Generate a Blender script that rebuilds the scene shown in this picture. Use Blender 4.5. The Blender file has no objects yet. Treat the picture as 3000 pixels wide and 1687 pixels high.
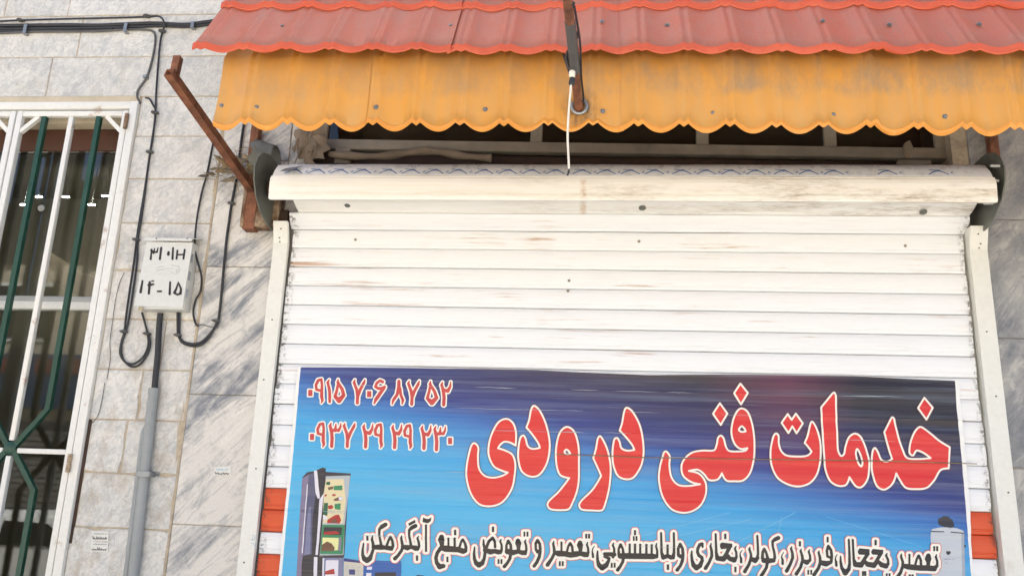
import bpy, bmesh, math, random
import numpy as np
from mathutils import Vector, Matrix
random.seed(7)
rng = np.random.default_rng(5)
scene = bpy.context.scene
COL = scene.collection
rad = math.radians

# ------------------------------------------------------------------ camera
F_PX, PITCH, YAW, ROLL = 2500.0, rad(15.1), rad(4.95), rad(2.05)
CAM = np.array([0.0, -3.3, 1.55])
def cam_axes(p, y, r):
    right = np.array([math.cos(y), math.sin(y), 0]); f0 = np.array([-math.sin(y), math.cos(y), 0]); u0 = np.array([0, 0, 1.0])
    fwd = math.cos(p) * f0 + math.sin(p) * u0; up = -math.sin(p) * f0 + math.cos(p) * u0
    return math.cos(r) * right + math.sin(r) * up, -math.sin(r) * right + math.cos(r) * up, fwd
RI, UP, FW = cam_axes(PITCH, YAW, ROLL)
cd = bpy.data.cameras.new('camera'); cam = bpy.data.objects.new('camera', cd); COL.objects.link(cam)
cd.sensor_width = 36; cd.lens = 36 * F_PX / 3000; cd.clip_start = 0.05; cd.clip_end = 400
M = Matrix(((RI[0], UP[0], -FW[0], CAM[0]), (RI[1], UP[1], -FW[1], CAM[1]), (RI[2], UP[2], -FW[2], CAM[2]), (0, 0, 0, 1)))
cam.matrix_world = M
scene.camera = cam

# ------------------------------------------------------------------ light
SUN_EL, SUN_AZ = rad(65), rad(152)         # behind the building, a little to the left: the facade stands in open shade
sd = Vector((-math.sin(SUN_AZ) * math.cos(SUN_EL), -math.cos(SUN_AZ) * math.cos(SUN_EL), math.sin(SUN_EL)))
world = bpy.data.worlds.new('World'); scene.world = world; world.use_nodes = True
wn = world.node_tree; wn.nodes.clear()
sky = wn.nodes.new('ShaderNodeTexSky'); sky.sky_type = 'NISHITA'; sky.sun_disc = False
sky.sun_elevation = SUN_EL; sky.sun_rotation = math.atan2(sd.x, sd.y)
sky.air_density = 0.8; sky.dust_density = 6.0; sky.ozone_density = 0.3; sky.altitude = 900
bg = wn.nodes.new('ShaderNodeBackground'); bg.inputs['Strength'].default_value = 0.09
wo = wn.nodes.new('ShaderNodeOutputWorld')
wn.links.new(sky.outputs[0], bg.inputs[0]); wn.links.new(bg.outputs[0], wo.inputs[0])
sl = bpy.data.lights.new('sun', 'SUN'); sl.energy = 5.0; sl.angle = rad(0.53); sl.color = (1.0, 0.96, 0.895)
so = bpy.data.objects.new('sun', sl); COL.objects.link(so); so.location = (-3, -5, 8)
so.rotation_euler = (-sd).to_track_quat('-Z', 'Y').to_euler()
scene.view_settings.view_transform = 'Standard'; scene.view_settings.look = 'None'
scene.view_settings.exposure = 2.05; scene.view_settings.gamma = 1.0
scene.render.engine = 'CYCLES'
scene.cycles.max_bounces = 8; scene.cycles.use_denoising = True

# ------------------------------------------------------------------ helpers
def at(px, py, Y=0.0):
    """point of the plane y = Y seen at a surveyed position of the photograph"""
    ray = (px - 1500) * RI - (py - 843.5) * UP + F_PX * FW
    return CAM + ray * ((Y - CAM[1]) / ray[1])
def at_arr(px, py, Y):
    ray = (px - 1500)[:, None] * RI[None] - (py - 843.5)[:, None] * UP[None] + F_PX * FW[None]
    return CAM[None] + ray * ((Y - CAM[1]) / ray[:, 1])[:, None]
def tag(o, label=None, cat=None, group=None, kind=None):
    for k, v in (('label', label), ('category', cat), ('group', group), ('kind', kind)):
        if v: o[k] = v
    return o
def thing(name, loc, label, cat, group=None):
    o = bpy.data.objects.new(name, None); COL.objects.link(o); o.location = loc; o.empty_display_size = .05
    bpy.context.view_layer.update()
    return tag(o, label, cat, group)
WL = {}
def mesh_obj(name, verts, faces, mats, parent=None, smooth=None, midx=None):
    me = bpy.data.meshes.new(name); me.from_pydata([tuple(map(float, v)) for v in verts], [], faces)
    for m in (mats if isinstance(mats, (list, tuple)) else [mats]): me.materials.append(m)
    if midx is not None: me.polygons.foreach_set('material_index', midx)
    if smooth is not None:
        me.polygons.foreach_set('use_smooth', [True] * len(me.polygons))
        me.set_sharp_from_angle(angle=rad(smooth))
    me.update()
    o = bpy.data.objects.new(name, me); COL.objects.link(o)
    if parent is not None:
        o.parent = parent
        o.matrix_parent_inverse = Matrix.Translation(-parent.location)
    return o
class MB:
    def __init__(s): s.v = []; s.f = []; s.mi = []
    def add(s, verts, faces, mi=0):
        b = len(s.v); s.v += [tuple(map(float, q)) for q in verts]; s.f += [[b + i for i in f] for f in faces]; s.mi += [mi] * len(faces); return s
    def box(s, x0, x1, y0, y1, z0, z1, ch=0.0, mi=0):
        if ch <= 0:
            v = [(x, y, z) for x in (x0, x1) for y in (y0, y1) for z in (z0, z1)]
            return s.add(v, [(0, 1, 3, 2), (4, 6, 7, 5), (0, 4, 5, 1), (2, 3, 7, 6), (0, 2, 6, 4), (1, 5, 7, 3)], mi)
        bm = bmesh.new(); bmesh.ops.create_cube(bm, size=1)
        for q in bm.verts: q.co = Vector(((x0 + x1) / 2 + q.co.x * (x1 - x0), (y0 + y1) / 2 + q.co.y * (y1 - y0), (z0 + z1) / 2 + q.co.z * (z1 - z0)))
        bmesh.ops.bevel(bm, geom=bm.edges[:], offset=ch, segments=2, affect='EDGES', profile=.5)
        bm.verts.index_update(); s.add([q.co for q in bm.verts], [[q.index for q in f.verts] for f in bm.faces], mi); bm.free(); return s
    def tube(s, pts, r, n=8, caps=True, mi=0, sq=False):
        P = [Vector(p) for p in pts]; rs = r if isinstance(r, (list, tuple)) else [r] * len(P)
        rings = []; prev = None
        for i, p in enumerate(P):
            d = (P[min(i + 1, len(P) - 1)] - P[max(i - 1, 0)]).normalized()
            if prev is None:
                a = Vector((0, 0, 1)) if abs(d.z) < .9 else Vector((1, 0, 0)); u = d.cross(a).normalized()
            else: u = (prev - d * prev.dot(d)).normalized()
            prev = u; w = d.cross(u)
            ph = math.pi / 4 if sq else 0
            rings.append([p + (u * math.cos(ph + 2 * math.pi * k / n) + w * math.sin(ph + 2 * math.pi * k / n)) * rs[i] for k in range(n)])
        v = [q for R_ in rings for q in R_]; f = []
        for i in range(len(P) - 1):
            for k in range(n): f.append((i * n + k, i * n + (k + 1) % n, (i + 1) * n + (k + 1) % n, (i + 1) * n + k))
        if caps: f.append(tuple(range(n - 1, -1, -1))); f.append(tuple((len(P) - 1) * n + k for k in range(n)))
        return s.add(v, f, mi)
    def prism(s, pts, d, mi=0):
        """closed outline (3d points) extruded by vector d"""
        n = len(pts); d = Vector(d); a = [Vector(p) for p in pts]; b = [p + d for p in a]
        return s.add(a + b, [tuple(range(n)), tuple(range(2 * n - 1, n - 1, -1))] + [(i, i + n, (i + 1) % n + n, (i + 1) % n) for i in range(n)], mi)
    def lathe(s, prof, c, axis, n=16, mi=0):
        """profile (r, h) turned about axis through c"""
        ax = Vector(axis).normalized(); u = ax.orthogonal().normalized(); w = ax.cross(u); c = Vector(c)
        v = [c + ax * h + (u * math.cos(2 * math.pi * k / n) + w * math.sin(2 * math.pi * k / n)) * r for r, h in prof for k in range(n)]
        f = [(i * n + k, i * n + (k + 1) % n, (i + 1) * n + (k + 1) % n, (i + 1) * n + k) for i in range(len(prof) - 1) for k in range(n)]
        f.append(tuple(range(n - 1, -1, -1))); f.append(tuple((len(prof) - 1) * n + k for k in range(n)))
        return s.add(v, f, mi)
    def build(s, name, mats, parent=None, smooth=None):
        return mesh_obj(name, s.v, s.f, mats, parent, smooth, s.mi)
def smooth_pts(pts, n=6):
    P = [Vector(p) for p in pts]; out = []
    for i in range(len(P) - 1):
        a, b, c, d = P[max(i - 1, 0)], P[i], P[i + 1], P[min(i + 2, len(P) - 1)]
        for k in range(n):
            t = k / n; out.append(.5 * ((2 * b) + (c - a) * t + (2 * a - 5 * b + 4 * c - d) * t * t + (3 * b - a - 3 * c + d) * t ** 3))
    return out + [P[-1]]

# ------------------------------------------------------------------ materials
def lin(r, g, b):
    f = lambda c: c / 12.92 if c <= .04045 else ((c + .055) / 1.055) ** 2.4
    return (f(r / 255), f(g / 255), f(b / 255), 1.0)
class NT:
    def __init__(s, name):
        s.m = bpy.data.materials.new(name); s.m.use_nodes = True; s.t = s.m.node_tree; s.t.nodes.clear()
        s.out = s.t.nodes.new('ShaderNodeOutputMaterial'); s.p = s.t.nodes.new('ShaderNodeBsdfPrincipled')
        s.t.links.new(s.p.outputs[0], s.out.inputs[0])
    def n(s, t, ins=None, out=0, **props):
        nd = s.t.nodes.new(t)
        for k, v in props.items(): setattr(nd, k, v)
        for k, v in (ins or {}).items(): s.set(nd.inputs[k], v)
        return nd.outputs[out]
    def set(s, sock, v):
        if isinstance(v, bpy.types.NodeSocket): s.t.links.new(v, sock)
        else: sock.default_value = v
    def P(s, **kw):
        for k, v in kw.items(): s.set(s.p.inputs[k.replace('_', ' ')], v)
        return s
    def pos(s): return s.n('ShaderNodeNewGeometry', out='Position')
    def rand(s): return s.n('ShaderNodeObjectInfo', out='Random')
    def map(s, vec, scale=(1, 1, 1), rot=(0, 0, 0), loc=(0, 0, 0)):
        if any(rot): vec = s.n('ShaderNodeMapping', {'Vector': vec, 'Rotation': rot})
        return s.n('ShaderNodeMapping', {'Vector': vec, 'Scale': scale, 'Location': loc})
    def noise(s, vec, scale, detail=4, rough=.55, dist=0, out='Fac'):
        return s.n('ShaderNodeTexNoise', {'Vector': vec, 'Scale': scale, 'Detail': detail, 'Roughness': rough, 'Distortion': dist}, out=out)
    def ramp(s, fac, lo, hi, a=0., b=1.):
        return s.n('ShaderNodeMapRange', {'Value': fac, 'From Min': lo, 'From Max': hi, 'To Min': a, 'To Max': b})
    def mix(s, fac, a, b, mode='MIX'):
        nd = s.t.nodes.new('ShaderNodeMix'); nd.data_type = 'RGBA'; nd.blend_type = mode
        s.set(nd.inputs['Factor'], fac); s.set(nd.inputs['A'], a); s.set(nd.inputs['B'], b)
        return nd.outputs['Result']
    def math(s, op, a, b=0.):
        return s.n('ShaderNodeMath', {0: a, 1: b}, operation=op)
    def xyz(s, vec): 
        nd = s.t.nodes.new('ShaderNodeSeparateXYZ'); s.set(nd.inputs[0], vec); return nd.outputs
    def bump(s, h, strength=.3, dist=.002):
        s.set(s.p.inputs['Normal'], s.n('ShaderNodeBump', {'Height': h, 'Strength': strength, 'Distance': dist})); return s
    def offs(s, vec, k=17.):
        """shift coordinates by the object's random number"""
        r = s.rand(); c = s.n('ShaderNodeCombineXYZ', {0: s.math('MULTIPLY', r, k), 1: s.math('MULTIPLY', r, k * .7), 2: s.math('MULTIPLY', r, k * 1.3)})
        return s.n('ShaderNodeVectorMath', {0: vec, 1: c}, operation='ADD')
MAT = {}
def plain(name, col, rough=.5, metal=0., var=.12, scale=25., bump=.15, spec=.5):
    t = NT(name); p = t.pos(); a = t.noise(p, scale, 5); b = t.noise(p, scale * .17, 3)
    f = t.math('ADD', t.math('MULTIPLY', a, .5), t.math('MULTIPLY', b, .5))
    dark = tuple(c * (1 - var * 2.2) for c in col[:3]) + (1,); light = tuple(min(1, c * (1 + var)) for c in col[:3]) + (1,)
    t.P(Base_Color=t.mix(t.ramp(f, .3, .7), dark, light), Roughness=t.ramp(a, .3, .7, max(0, rough - .08), min(1, rough + .08)), Metallic=metal)
    t.set(t.p.inputs['Specular IOR Level'], spec)
    t.bump(a, bump, .001); MAT[name] = t.m; return t.m

def m_stone():
    t = NT('pale_stone'); p = t.offs(t.pos())
    q = t.map(p, (1.45, 1, 1.0), (0, rad(-40), 0))
    a = t.noise(q, 5.5, 10, .68, 1.8); b = t.noise(q, 19, 9, .68, 1.6); c = t.noise(p, 110, 5, .65)
    col = t.mix(t.ramp(a, .36, .60), lin(186, 188, 187), lin(213, 211, 205))
    col = t.mix(t.ramp(b, .44, .66, 0, .7), col, lin(228, 226, 219))
    v = t.math('ABSOLUTE', t.math('SUBTRACT', t.noise(q, 10, 8, .68, 1.6), .5))
    col = t.mix(t.ramp(v, 0, .030, .5, 0), col, lin(150, 153, 157))
    z = t.xyz(t.pos())[2]
    st = t.ramp(t.noise(t.map(t.pos(), (6, 6, 3.4)), 1.9, 7, .72), .50, .64)
    low = t.ramp(z, 1.2, 2.9, 1.0, .25)
    col = t.mix(t.math('MULTIPLY', st, t.math('MULTIPLY', low, .65)), col, lin(158, 144, 122))
    col = t.mix(t.ramp(c, .56, .72, 0, .3), col, lin(160, 160, 157))
    tone = t.ramp(t.rand(), 0, 1, .93, 1.05)
    col = t.mix(1.0, col, t.n('ShaderNodeCombineColor', {0: tone, 1: tone, 2: tone}), 'MULTIPLY')
    t.P(Base_Color=col, Roughness=t.ramp(b, .3, .7, .5, .72)); t.bump(t.math('ADD', c, b), .4, .0012)
    MAT['stone'] = t.m
def streaked(name, key, rot, sx, sz, dark, light, pale, lo, hi):
    t = NT(name); p = t.offs(t.pos(), 9.)
    q = t.map(p, (sx, 1, sz), (0, rad(rot), 0))
    a = t.noise(q, 1.0, 10, .68, .8); b = t.noise(q, 3.1, 10, .72, .9); c = t.noise(p, 120, 5, .65); w = t.noise(p, 2.4, 3)
    iso = t.noise(p, 4.5, 9, .7, 1.0)
    f = t.math('ADD', t.math('ADD', t.math('MULTIPLY', a, .46), t.math('MULTIPLY', b, .28)), t.math('MULTIPLY', iso, .26))
    col = t.mix(t.ramp(f, lo, hi), dark, light)
    col = t.mix(t.math('MULTIPLY', t.ramp(b, .52, .66), t.ramp(w, .35, .6, .25, .9)), col, pale)
    col = t.mix(t.ramp(c, .48, .70, 0, .16), col, tuple(x * .62 for x in dark[:3]) + (1,))
    v = t.math('ABSOLUTE', t.math('SUBTRACT', t.noise(q, 1.7, 7, .6, .9), .5))
    col = t.mix(t.ramp(v, 0, .02, .45, 0), col, dark)
    t.P(Base_Color=col, Roughness=t.ramp(c, .3, .7, .38, .56)); t.bump(c, .2, .0006)
    MAT[key] = t.m
def m_marble(): streaked('veined_marble', 'marble', -46, 5.2, .9, lin(122, 127, 135), lin(212, 209, 202), lin(228, 225, 217), .42, .51)
def m_marble_dark(): streaked('grey_marble', 'marble_dark', -42, 4.6, 1.7, lin(110, 114, 121), lin(176, 175, 172), lin(198, 194, 185), .40, .58)
def m_slat(name, base, rustcol, amount=.75, dirt=.25):
    t = NT(name); p = t.pos(); q = t.offs(t.map(p, (1.2, 1, 34)), 31.)
    s = t.noise(q, 1.6, 6, .66); g = t.noise(t.map(p, (2.5, 1, 60)), 2.2, 5, .6); blot = t.noise(t.offs(p, 5), 2.3, 3)
    col = t.mix(t.math('MULTIPLY', t.ramp(g, .5, .75), dirt), base, lin(204, 201, 193))
    r = t.math('MULTIPLY', t.math('MULTIPLY', t.ramp(s, .58, .67), t.ramp(blot, .50, .60)), amount)
    col = t.mix(r, col, rustcol)
    # black grease where the slat ends run in the guides
    x = t.xyz(p)[0]
    e = t.math('MAXIMUM', t.ramp(x, -1.165, -1.19), t.ramp(x, 1.435, 1.455))
    sp = t.ramp(t.noise(p, 55, 5, .7), .50, .60)
    col = t.mix(t.math('MULTIPLY', t.math('MULTIPLY', e, sp), .8), col, lin(60, 55, 48))
    t.P(Base_Color=col, Roughness=t.ramp(g, .3, .7, .36, .55)); t.bump(g, .08, .0006)
    MAT[name] = t.m
def m_coil():
    t = NT('coil_paint'); p = t.pos(); x, y, z = t.xyz(p)
    s = t.noise(t.map(p, (1.0, 30, 30)), 1.5, 7, .7); blot = t.noise(t.map(p, (1.3, 8, 8)), 1.6, 7, .72); fine = t.noise(t.map(p, (8, 60, 60)), 2.5, 5, .7)
    right = t.ramp(x, -.5, 1.2, .12, 1.0)
    col = t.mix(t.ramp(s, .48, .7, 0, .55), lin(246, 245, 240), lin(234, 226, 205))
    d = t.math('MULTIPLY', t.math('MULTIPLY', t.ramp(blot, .46, .62), t.ramp(fine, .38, .58)), right)
    col = t.mix(t.math('MULTIPLY', d, .85), col, lin(158, 142, 118))
    rust = t.math('MULTIPLY', t.ramp(s, .64, .74), t.ramp(t.noise(p, 3.1, 3), .5, .62))
    col = t.mix(t.math('MULTIPLY', rust, .75), col, lin(160, 96, 48))
    dz = t.math('MULTIPLY', t.ramp(t.math('ABSOLUTE', t.math('ADD', x, .005)), .016, .006), t.math('MULTIPLY', t.ramp(z, 2.705, 2.725), t.ramp(z, 2.80, 2.77)))
    col = t.mix(t.math('MULTIPLY', t.math('MULTIPLY', dz, t.ramp(t.noise(p, 60, 5, .7), .35, .6)), .55), col, lin(186, 142, 84))
    t.P(Base_Color=col, Roughness=.5); t.bump(fine, .12, .0006); MAT['coil'] = t.m
def m_tile(name, base, dusty, grey, band=None, edge=None):
    t = NT(name); p = t.pos(); x, y, z = t.xyz(p)
    st = t.noise(t.map(p, (16, 1.2, 1.2)), 2.0, 6, .65); bl = t.noise(t.map(p, (2.2, 2, 2.2)), 2.0, 4); fi = t.noise(p, 170, 3)
    w = t.ramp(t.math('ADD', t.math('MULTIPLY', st, .5), t.math('MULTIPLY', bl, .5)), .36, .62)
    col = t.mix(w, base, dusty)
    if band:
        wob = t.math('ADD', z, t.math('MULTIPLY', t.math('SUBTRACT', t.noise(t.map(p, (7, 1, 1)), 1.8, 5, .7), .5), .11))
        b = t.math('MULTIPLY', t.ramp(wob, band[0], band[0] + .035), t.ramp(wob, band[1] + .07, band[1]))
        b = t.math('MULTIPLY', b, t.ramp(t.noise(t.map(p, (4, 4, 2.2)), 2.4, 7, .72), .38, .66))
        b = t.math('MULTIPLY', b, t.ramp(x, -1.3, .9, .35, 1.0))
        col = t.mix(t.math('MULTIPLY', b, .8), col, grey)
    else:
        col = t.mix(t.math('MULTIPLY', t.ramp(t.noise(t.map(p, (3, 3, 3)), 2.4, 7, .7), .5, .72), .4), col, grey)
    if band:
        dv = t.n('ShaderNodeVectorMath', {0: t.n('ShaderNodeVectorMath', {0: p, 1: (-.018, -.762, 2.842)}, operation='SUBTRACT'), 1: (1, .3, .9)}, operation='MULTIPLY')
        ln = t.n('ShaderNodeVectorMath', {0: dv}, operation='LENGTH', out='Value')
        sm = t.math('MULTIPLY', t.ramp(ln, .075, .022), t.ramp(t.noise(t.map(p, (40, 40, 18)), 1.5, 5, .7), .30, .62))
        col = t.mix(t.math('MULTIPLY', sm, .85), col, lin(74, 62, 52))
        dr = t.math('MULTIPLY', t.math('MULTIPLY', t.ramp(t.math('ABSOLUTE', t.math('ADD', x, .030)), .009, .002), t.ramp(z, 2.85, 2.80)), .5)
        col = t.mix(dr, col, lin(120, 84, 62))
    else:
        rr = t.math('MULTIPLY', t.ramp(t.noise(t.map(p, (55, 3, 3)), 1.0, 4, .7), .62, .72), .35); col = t.mix(rr, col, lin(132, 100, 92))
    if edge:
        col = t.mix(t.ramp(t.math('ADD', z, t.math('MULTIPLY', fi, .004)), edge[0], edge[0] - .012), col, edge[1])
    t.P(Base_Color=col, Roughness=t.ramp(fi, .3, .7, .40, .58)); t.bump(fi, .12, .0005); MAT[name] = t.m
def m_rust():
    t = NT('rusty_steel'); p = t.pos(); a = t.noise(p, 16, 7, .65); b = t.noise(p, 90, 4)
    col = t.mix(t.ramp(a, .35, .65), lin(92, 56, 40), lin(146, 94, 66))
    col = t.mix(t.ramp(b, .52, .72, 0, .5), col, lin(70, 46, 38))
    t.P(Base_Color=col, Roughness=.75); t.bump(b, .4, .0012); MAT['rust'] = t.m
def m_rusty_box():
    t = NT('rust_stained_plate'); p = t.pos(); a = t.noise(p, 9, 7, .7); b = t.noise(p, 70, 4)
    col = t.mix(t.ramp(a, .40, .60), lin(96, 66, 44), lin(170, 150, 124)); col = t.mix(t.ramp(b, .5, .7, 0, .5), col, lin(60, 44, 34))
    t.P(Base_Color=col, Roughness=.8); t.bump(b, .3, .001); MAT['rustbox'] = t.m
def m_white_steel(name, base, rust=.5, sc=6.):
    t = NT(name); p = t.pos(); a = t.noise(p, sc, 7, .72); b = t.noise(p, 60, 4)
    col = t.mix(t.ramp(b, .4, .75, 0, .25), base, tuple(c * .75 for c in base[:3]) + (1,))
    col = t.mix(t.math('MULTIPLY', t.ramp(a, .60, .70), rust), col, lin(150, 104, 66))
    t.P(Base_Color=col, Roughness=.45); t.bump(b, .1, .0006); MAT[name] = t.m
def m_banner():
    """the print's own colours: pale blue low and to the left, navy towards the upper right, a faint purple glow"""
    t = NT('banner_print'); p = t.pos(); x, y, z = t.xyz(p)
    u = t.ramp(x, -1.10, 1.37); v = t.ramp(z, 1.30, 2.10)
    wv = t.math('MULTIPLY', t.math('SUBTRACT', t.noise(t.map(p, (.7, 1, 26)), 1.4, 5, .6), .5), .16)
    # height at which navy begins drops from left to right
    h = t.math('SUBTRACT', t.math('ADD', v, wv), t.ramp(u, 0, 1, .93, .36))
    cr = t.t.nodes.new('ShaderNodeValToRGB'); t.set(cr.inputs[0], t.ramp(h, -.42, .42))
    els = cr.color_ramp.elements; els[0].position = .0; els[0].color = lin(72, 176, 224); els[1].position = 1.; els[1].color = lin(42, 36, 44)
    for ps, c in ((.30, lin(60, 160, 218)), (.46, lin(54, 112, 184)), (.58, lin(46, 60, 132)), (.78, lin(44, 43, 90))):
        e = els.new(ps); e.color = c
    col = cr.outputs[0]
    glow = t.math('MULTIPLY', t.math('MULTIPLY', t.ramp(u, .62, .75), t.ramp(u, .86, .76)), t.ramp(v, .45, .95))
    col = t.mix(t.math('MULTIPLY', glow, .55), col, lin(120, 58, 88))
    sc = t.math('ADD', t.ramp(t.noise(t.map(p, (1.1, 1, 90)), 2.4, 4, .7), .60, .74, 0, .36), t.ramp(t.noise(t.map(p, (.5, 1, 22)), 2.0, 3, .6), .48, .66, 0, .16))
    col = t.mix(sc, col, lin(150, 168, 190))
    t.P(Base_Color=col, Roughness=.34)
    hgt = t.math('ADD', t.noise(t.map(p, (.8, 1, 40)), 1.6, 4, .6), t.math('MULTIPLY', t.noise(p, 14, 3), .3))
    t.bump(hgt, .5, .004); MAT['banner'] = t.m
def m_ink(name, col, streak=.18):
    t = NT(name); p = t.pos(); sc = t.ramp(t.noise(t.map(p, (1.1, 1, 70)), 2.0, 4, .7), .50, .76, 0, streak)
    t.P(Base_Color=t.mix(sc, col, tuple(min(1, c * .6 + .25) for c in col[:3]) + (1,)), Roughness=.36)
    t.bump(t.noise(t.map(p, (.8, 1, 40)), 1.6, 4, .6), .5, .004); MAT[name] = t.m; return t.m
def m_glass():
    t = NT('window_glass'); t.t.nodes.remove(t.p)
    tr = t.t.nodes.new('ShaderNodeBsdfTransparent'); tr.inputs[0].default_value = (.80, .84, .83, 1)
    gl = t.t.nodes.new('ShaderNodeBsdfGlossy'); gl.inputs['Roughness'].default_value = .015; gl.inputs[0].default_value = (1, 1, 1, 1)
    fr = t.t.nodes.new('ShaderNodeFresnel'); fr.inputs[0].default_value = 1.42
    ms = t.t.nodes.new('ShaderNodeMixShader'); t.t.links.new(fr.outputs[0], ms.inputs[0]); t.t.links.new(tr.outputs[0], ms.inputs[1]); t.t.links.new(gl.outputs[0], ms.inputs[2])
    t.t.links.new(ms.outputs[0], t.out.inputs[0]); MAT['glass'] = t.m
def m_emit(name, col, s):
    t = NT(name); t.P(Base_Color=col, Emission_Color=col, Emission_Strength=s); MAT[name] = t.m
m_stone(); m_marble(); m_marble_dark(); m_coil(); m_rust(); m_rusty_box(); m_banner(); m_glass()
m_slat('slat_white', lin(236, 239, 242), lin(176, 126, 80), .75, .22); m_slat('slat_orange', lin(214, 82, 36), lin(226, 120, 80), .5, .1)
ORANGE_BOT = 2.80
m_tile('tile_orange', lin(217, 153, 60), lin(206, 157, 90), lin(146, 134, 116), (2.88, 2.99))
m_tile('tile_red', lin(186, 92, 64), lin(174, 102, 80), lin(164, 120, 106))
plain('red_edge', lin(198, 88, 56), .45, var=.06); plain('orange_edge', lin(224, 152, 64), .45, var=.05)
m_white_steel('white_steel', lin(226, 226, 220), .75, 7); m_white_steel('rail_paint', lin(226, 227, 220), .25, 5); m_white_steel('box_paint', lin(210, 212, 209), .3, 14)
plain('mortar', lin(188, 174, 152), .9, var=.18, scale=60, bump=.6); plain('cream_trim', lin(196, 184, 160), .7, var=.12)
plain('green_paint', lin(28, 72, 58), .4, var=.12); plain('black_cable', lin(44, 46, 50), .5, var=.15, scale=60); plain('grey_cable', lin(92, 92, 92), .6, var=.15)
plain('pvc_grey', lin(150, 155, 156), .45, var=.08); plain('galv', lin(150, 156, 160), .4, .6, var=.15); plain('screw_zinc', lin(130, 134, 136), .4, .5, var=.15)
plain('grey_frame', lin(150, 142, 128), .7, var=.22, scale=12); plain('dark_plate', lin(112, 115, 108), .5, var=.2); plain('dark_brown', lin(70, 52, 42), .8, var=.25)
plain('brown_lintel', lin(84, 52, 38), .7, var=.15); plain('dusty_cloth', lin(142, 128, 110), .95, var=.2, scale=14, bump=.5); plain('straw', lin(160, 142, 110), .9, var=.3)
plain('dry_leaf', lin(138, 124, 104), .9, var=.3); plain('white_cable', lin(226, 220, 204), .5, var=.05); plain('black_ink', lin(38, 36, 38), .6, var=.1)
plain('paper_white', lin(222, 222, 216), .7, var=.05); plain('film_white', lin(240, 243, 246), .3, var=.08); plain('film_blue', lin(96, 128, 180), .35, var=.08); plain('film_grey', lin(120, 124, 132), .35, var=.15)
plain('room_wall', lin(150, 138, 116), .9, var=.1, scale=4); plain('room_floor', lin(90, 84, 76), .8, var=.1, scale=4); plain('dark_inside', lin(120, 106, 90), .9, var=.1, scale=5)
plain('asphalt', lin(172, 166, 155), .9, var=.15, scale=40, bump=.5); plain('pavement', lin(186, 180, 168), .9, var=.12, scale=18, bump=.4)
plain('brick_facade', lin(196, 184, 164), .9, var=.1, scale=9); plain('car_white', lin(224, 224, 222), .25, var=.02); plain('car_glass', lin(26, 28, 30), .08, var=.05); plain('rubber', lin(28, 28, 28), .8)
plain('shutter_far', lin(120, 118, 114), .6, var=.08); plain('sign_blue', lin(40, 66, 96), .5, var=.05); plain('sign_red', lin(112, 62, 56), .5, var=.05)
plain('pale_blue_ink', lin(130, 180, 206), .6, var=.05); plain('scuff', lin(176, 188, 200), .5, var=.05); plain('shade_grey', lin(74, 70, 64), .9, var=.08, scale=3); plain('slat_back', lin(150, 146, 138), .8, var=.1); plain('alu', lin(176, 178, 176), .4, .2, var=.08)
m_emit('glint_glow', (1, .95, .85, 1), 220.0)  # strong glow of the added glint strips, also brightens the room
for nm, c in dict(ink_red=(216, 46, 42), ink_white=(240, 238, 228), ink_maroon=(104, 52, 56), ink_black=(34, 28, 28), ink_orange=(222, 104, 84), ink_phone=(196, 66, 66), ink_paper=(236, 238, 236),
                  pic_black=(44, 42, 52), pic_steel=(84, 86, 116), pic_steel2=(120, 124, 158), pic_lilac=(126, 118, 146), pic_light=(222, 220, 230), pic_cream=(222, 210, 168), pic_green=(40, 132, 88),
                  pic_dgreen=(36, 96, 66), pic_red=(170, 44, 40), pic_brown=(110, 78, 58), pic_yellow=(226, 226, 160), pic_grey=(176, 184, 190), pic_blue=(40, 92, 168), pic_navy=(48, 54, 120),
                  pic_beige=(206, 200, 184), pic_tank=(190, 198, 206), pic_tankside=(158, 168, 182), ink_ray=(104, 178, 220)).items(): m_ink(nm, lin(*c), .18 if nm != 'ink_ray' else .05)

# ------------------------------------------------------------------ ground and the room behind the facade
MB().add([(-60, -60, 0), (60, -60, 0), (60, 60, 0), (-60, 60, 0)], [(0, 1, 2, 3)]).build('ground', MAT['asphalt'])['kind'] = 'structure'
MB().box(-12, 12, -2.2, -.02, .004, .14, .01).build('pavement', MAT['pavement'])['kind'] = 'structure'
rm = MB(); rm.box(-7.5, 1.9, 3.6, 3.7, .0, 4.2).box(-7.6, -7.5, .3, 3.7, 0, 4.2).box(1.9, 2.0, .3, 3.7, 0, 4.2).box(-7.5, 1.9, .3, 3.6, 4.2, 4.3)
rm.build('interior_wall', MAT['room_wall'])['kind'] = 'structure'
MB().box(-7.5, 1.9, .3, 3.6, .15, .2).build('interior_floor', MAT['room_floor'])['kind'] = 'structure'

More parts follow.
